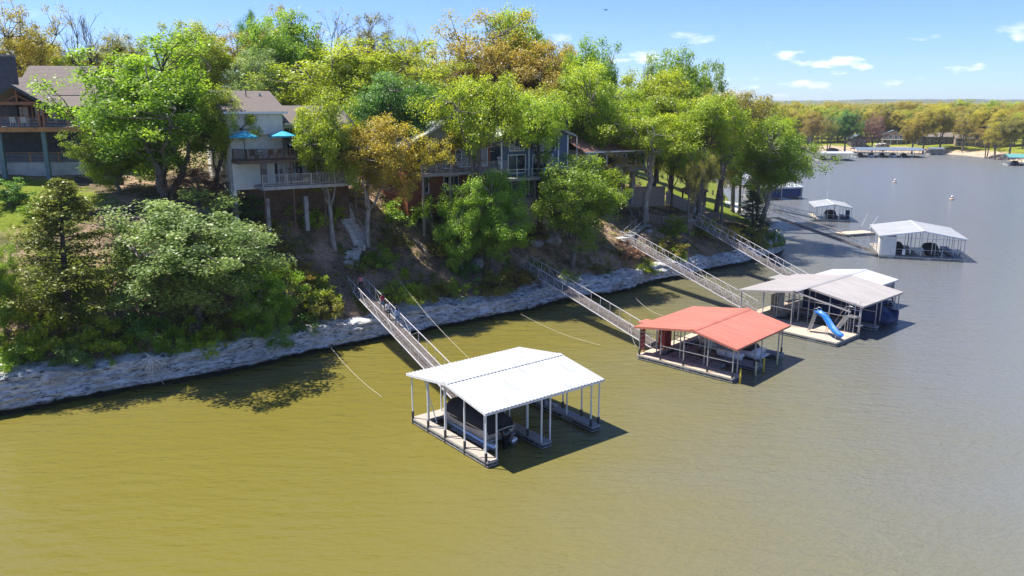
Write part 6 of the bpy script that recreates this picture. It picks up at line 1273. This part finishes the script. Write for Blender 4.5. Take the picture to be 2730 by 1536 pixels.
# ------------------------------------------------------------------ people on the first gangway
def person(loc, rz, h, label, shirt, legs, hair, longhair=True, stride=.22, bare_arms=True):
    """one continuous skinned body, walking; faces +x before rotation"""
    root = empty('person', loc, rz, label, 'person', 'people walking up the gangway'); k = h/1.7
    J = dict(pelvis=(0,0,.93,.135), waist=(.01,0,1.08,.115), chest=(.03,0,1.28,.145), neck0=(.02,0,1.44,.075), neck=(.03,0,1.50,.052), head=(.055,0,1.60,.092), crown=(.05,0,1.68,.075),
             hipL=(0,.09,.9,.095), kneeL=(stride*.75,.1,.52,.062), ankL=(stride*.8,.1,.1,.04), toeL=(stride*.8+.17,.11,.035,.035), hipR=(0,-.09,.9,.095), kneeR=(-stride*.2,-.1,.5,.062), ankR=(-stride*1.15,-.1,.14,.04), toeR=(-stride*1.15+.15,-.11,.04,.035),
             shL=(.02,.18,1.38,.06), elL=(-.1,.24,1.12,.043), wrL=(.0,.25,.9,.03), haL=(.03,.25,.83,.034), shR=(.02,-.18,1.38,.06), elR=(-.02,-.24,1.1,.043), wrR=(.16,-.23,.96,.03), haR=(.22,-.23,.92,.034))
    Eg = [('pelvis','waist'),('waist','chest'),('chest','neck0'),('neck0','neck'),('neck','head'),('head','crown'),('pelvis','hipL'),('hipL','kneeL'),('kneeL','ankL'),('ankL','toeL'),('pelvis','hipR'),('hipR','kneeR'),('kneeR','ankR'),('ankR','toeR'),('chest','shL'),('shL','elL'),('elL','wrL'),('wrL','haL'),('chest','shR'),('shR','elR'),('elR','wrR'),('wrR','haR')]
    names = list(J); me = bpy.data.meshes.new('body_skeleton'); me.from_pydata([Vector(J[n_][:3])*k for n_ in names], [(names.index(a), names.index(b_)) for a, b_ in Eg], [])
    tmp = bpy.data.objects.new('tmp_body', me); col.objects.link(tmp); md = tmp.modifiers.new('skin', 'SKIN'); md.use_smooth_shade = True
    for i, n_ in enumerate(names): sv = me.skin_vertices[0].data[i]; sv.radius = (J[n_][3]*k,)*2; sv.use_root = (n_ == 'pelvis')
    tmp.modifiers.new('sub', 'SUBSURF').levels = 2; dg = bpy.context.evaluated_depsgraph_get(); bme = bpy.data.meshes.new_from_object(tmp.evaluated_get(dg)); bpy.data.objects.remove(tmp)
    bme.name = 'body'; bme.materials.clear()
    for mm_ in ('skin', shirt, legs, 'blackcloth'): bme.materials.append(M[mm_])
    for f in bme.polygons:
        z = f.center.z/k; y = abs(f.center.y)/k
        f.material_index = 3 if z < .085 else 2 if z < .96 and y < .2 else 0 if z > 1.47 or (y > .17 and z < (1.24 if bare_arms else .93)) else 1
    bo = objm('body', bme, root)
    for s, n_ in ((1, 'haL'), (-1, 'haR')):                          # five separate fingers closed on air
        c = Vector(J[n_][:3]); fm_ = MB()
        for q in range(4): a = c + Vector((-.024+q*.016, 0, -.03)); fm_.tube([a*k, (a+Vector((.006, -.012*s, -.04 - .008*(q in (1, 2)))))*k, (a+Vector((.004, -.032*s, -.06)))*k], [.009*k, .008*k, .006*k], 5)
        a = c + Vector((.03, -.005*s, .0)); fm_.tube([a*k, (a+Vector((.02, -.01*s, -.03)))*k, (a+Vector((.016, -.025*s, -.05)))*k], [.01*k, .009*k, .007*k], 5); fm_.build('fingers', M['skin'], root, True)
    hm = MB(); c = Vector(J['head'][:3]); rings = []
    for z, rx in ((-.06 if not longhair else -.22, .075), (-.02, .108), (.05, .114), (.1, .09), (.125, .04)):
        rings.append([((c.x - .022 + rx*math.cos(t)*.95 - (.02 if z < -.05 else 0))*k, (rx*math.sin(t))*k, (c.z + z + (.05 if math.cos(t) > .4 and z < .06 else 0))*k) for t in [i*math.pi/5 for i in range(10)]])
    hm.loft(rings).build('hair', M[hair], root, True)
    for s in (-1, 1): MB().tube([((c.x+.082)*k, s*.032*k, (c.z+.012)*k), ((c.x+.092)*k, s*.032*k, (c.z+.012)*k)], [.012*k, .008*k], 6).build('eye', M['hair_k'], root); MB().tube([((c.x-.005)*k, s*.088*k, (c.z-.02)*k), ((c.x)*k, s*.1*k, (c.z+.015)*k)], .016*k, 5).build('ear', M['skin'], root)
    MB().tube([((c.x+.085)*k, 0, (c.z+.01)*k), ((c.x+.108)*k, 0, (c.z-.03)*k), ((c.x+.088)*k, 0, (c.z-.037)*k)], [.008*k, .014*k, .01*k], 6).build('nose', M['skin'], root, True); MB().bar(((c.x+.083)*k, -.022*k, (c.z-.062)*k), ((c.x+.083)*k, .022*k, (c.z-.062)*k), .012*k, .01*k).build('mouth', M['pinkshirt'], root)
    return root
def on_gangway(px, side=0):
    """spot on the first gangway's deck that lies in picture column px"""
    best = min((i/400 for i in range(401)), key=lambda t: abs(1365 + FOC*(lambda p: p.x/(p.y*CT-(p.z-CAM_H)*ST))(e1.lerp(s1, t)) - px)); d = (s1-e1).to_2d().normalized(); p = e1.lerp(s1, best); return Vector((p.x - d.y*side, p.y + d.x*side, p.z + .075))
ya = math.atan2(s1.y-e1.y, s1.x-e1.x)
person(on_gangway(960, -.1), ya, 1.62, 'person in a pink top, first of the group walking up the gangway', 'pinkshirt', 'blackcloth', 'hair_b', True, .2)
person(on_gangway(1013, -.3), ya + .2, 1.74, 'person in a maroon shirt and blue jeans, second in the group on the gangway', 'maroon', 'jean', 'hair_k', False, .22)
person(on_gangway(1033, -.1), ya - .3, 1.64, 'person in a pale sleeveless top and dark trousers, third on the gangway', 'whitecloth', 'blackcloth', 'hair_b', True, .15)
person(on_gangway(1050, -.35), ya, 1.72, 'person in pale denim shirt and jeans, last of the group on the gangway', 'jeanlight', 'jean', 'hair_k', True, .18, False)

# ------------------------------------------------------------------ haze
hz = bpy.data.materials.new('thin_air_haze'); hz.use_nodes = True; hn = hz.node_tree.nodes; hn.clear()
ho = hn.new('ShaderNodeOutputMaterial'); hv = hn.new('ShaderNodeVolumePrincipled'); hv.inputs['Color'].default_value = (.80, .88, 1.0, 1); hv.inputs['Density'].default_value = .00010; hv.inputs['Anisotropy'].default_value = .2
hz.node_tree.links.new(hv.outputs[0], ho.inputs['Volume'])
tag(B(-3100, 6100, -450, 9100, -8, 130).build('haze', hz), 'thin bluish haze over the lake', 'haze', None, 'stuff')
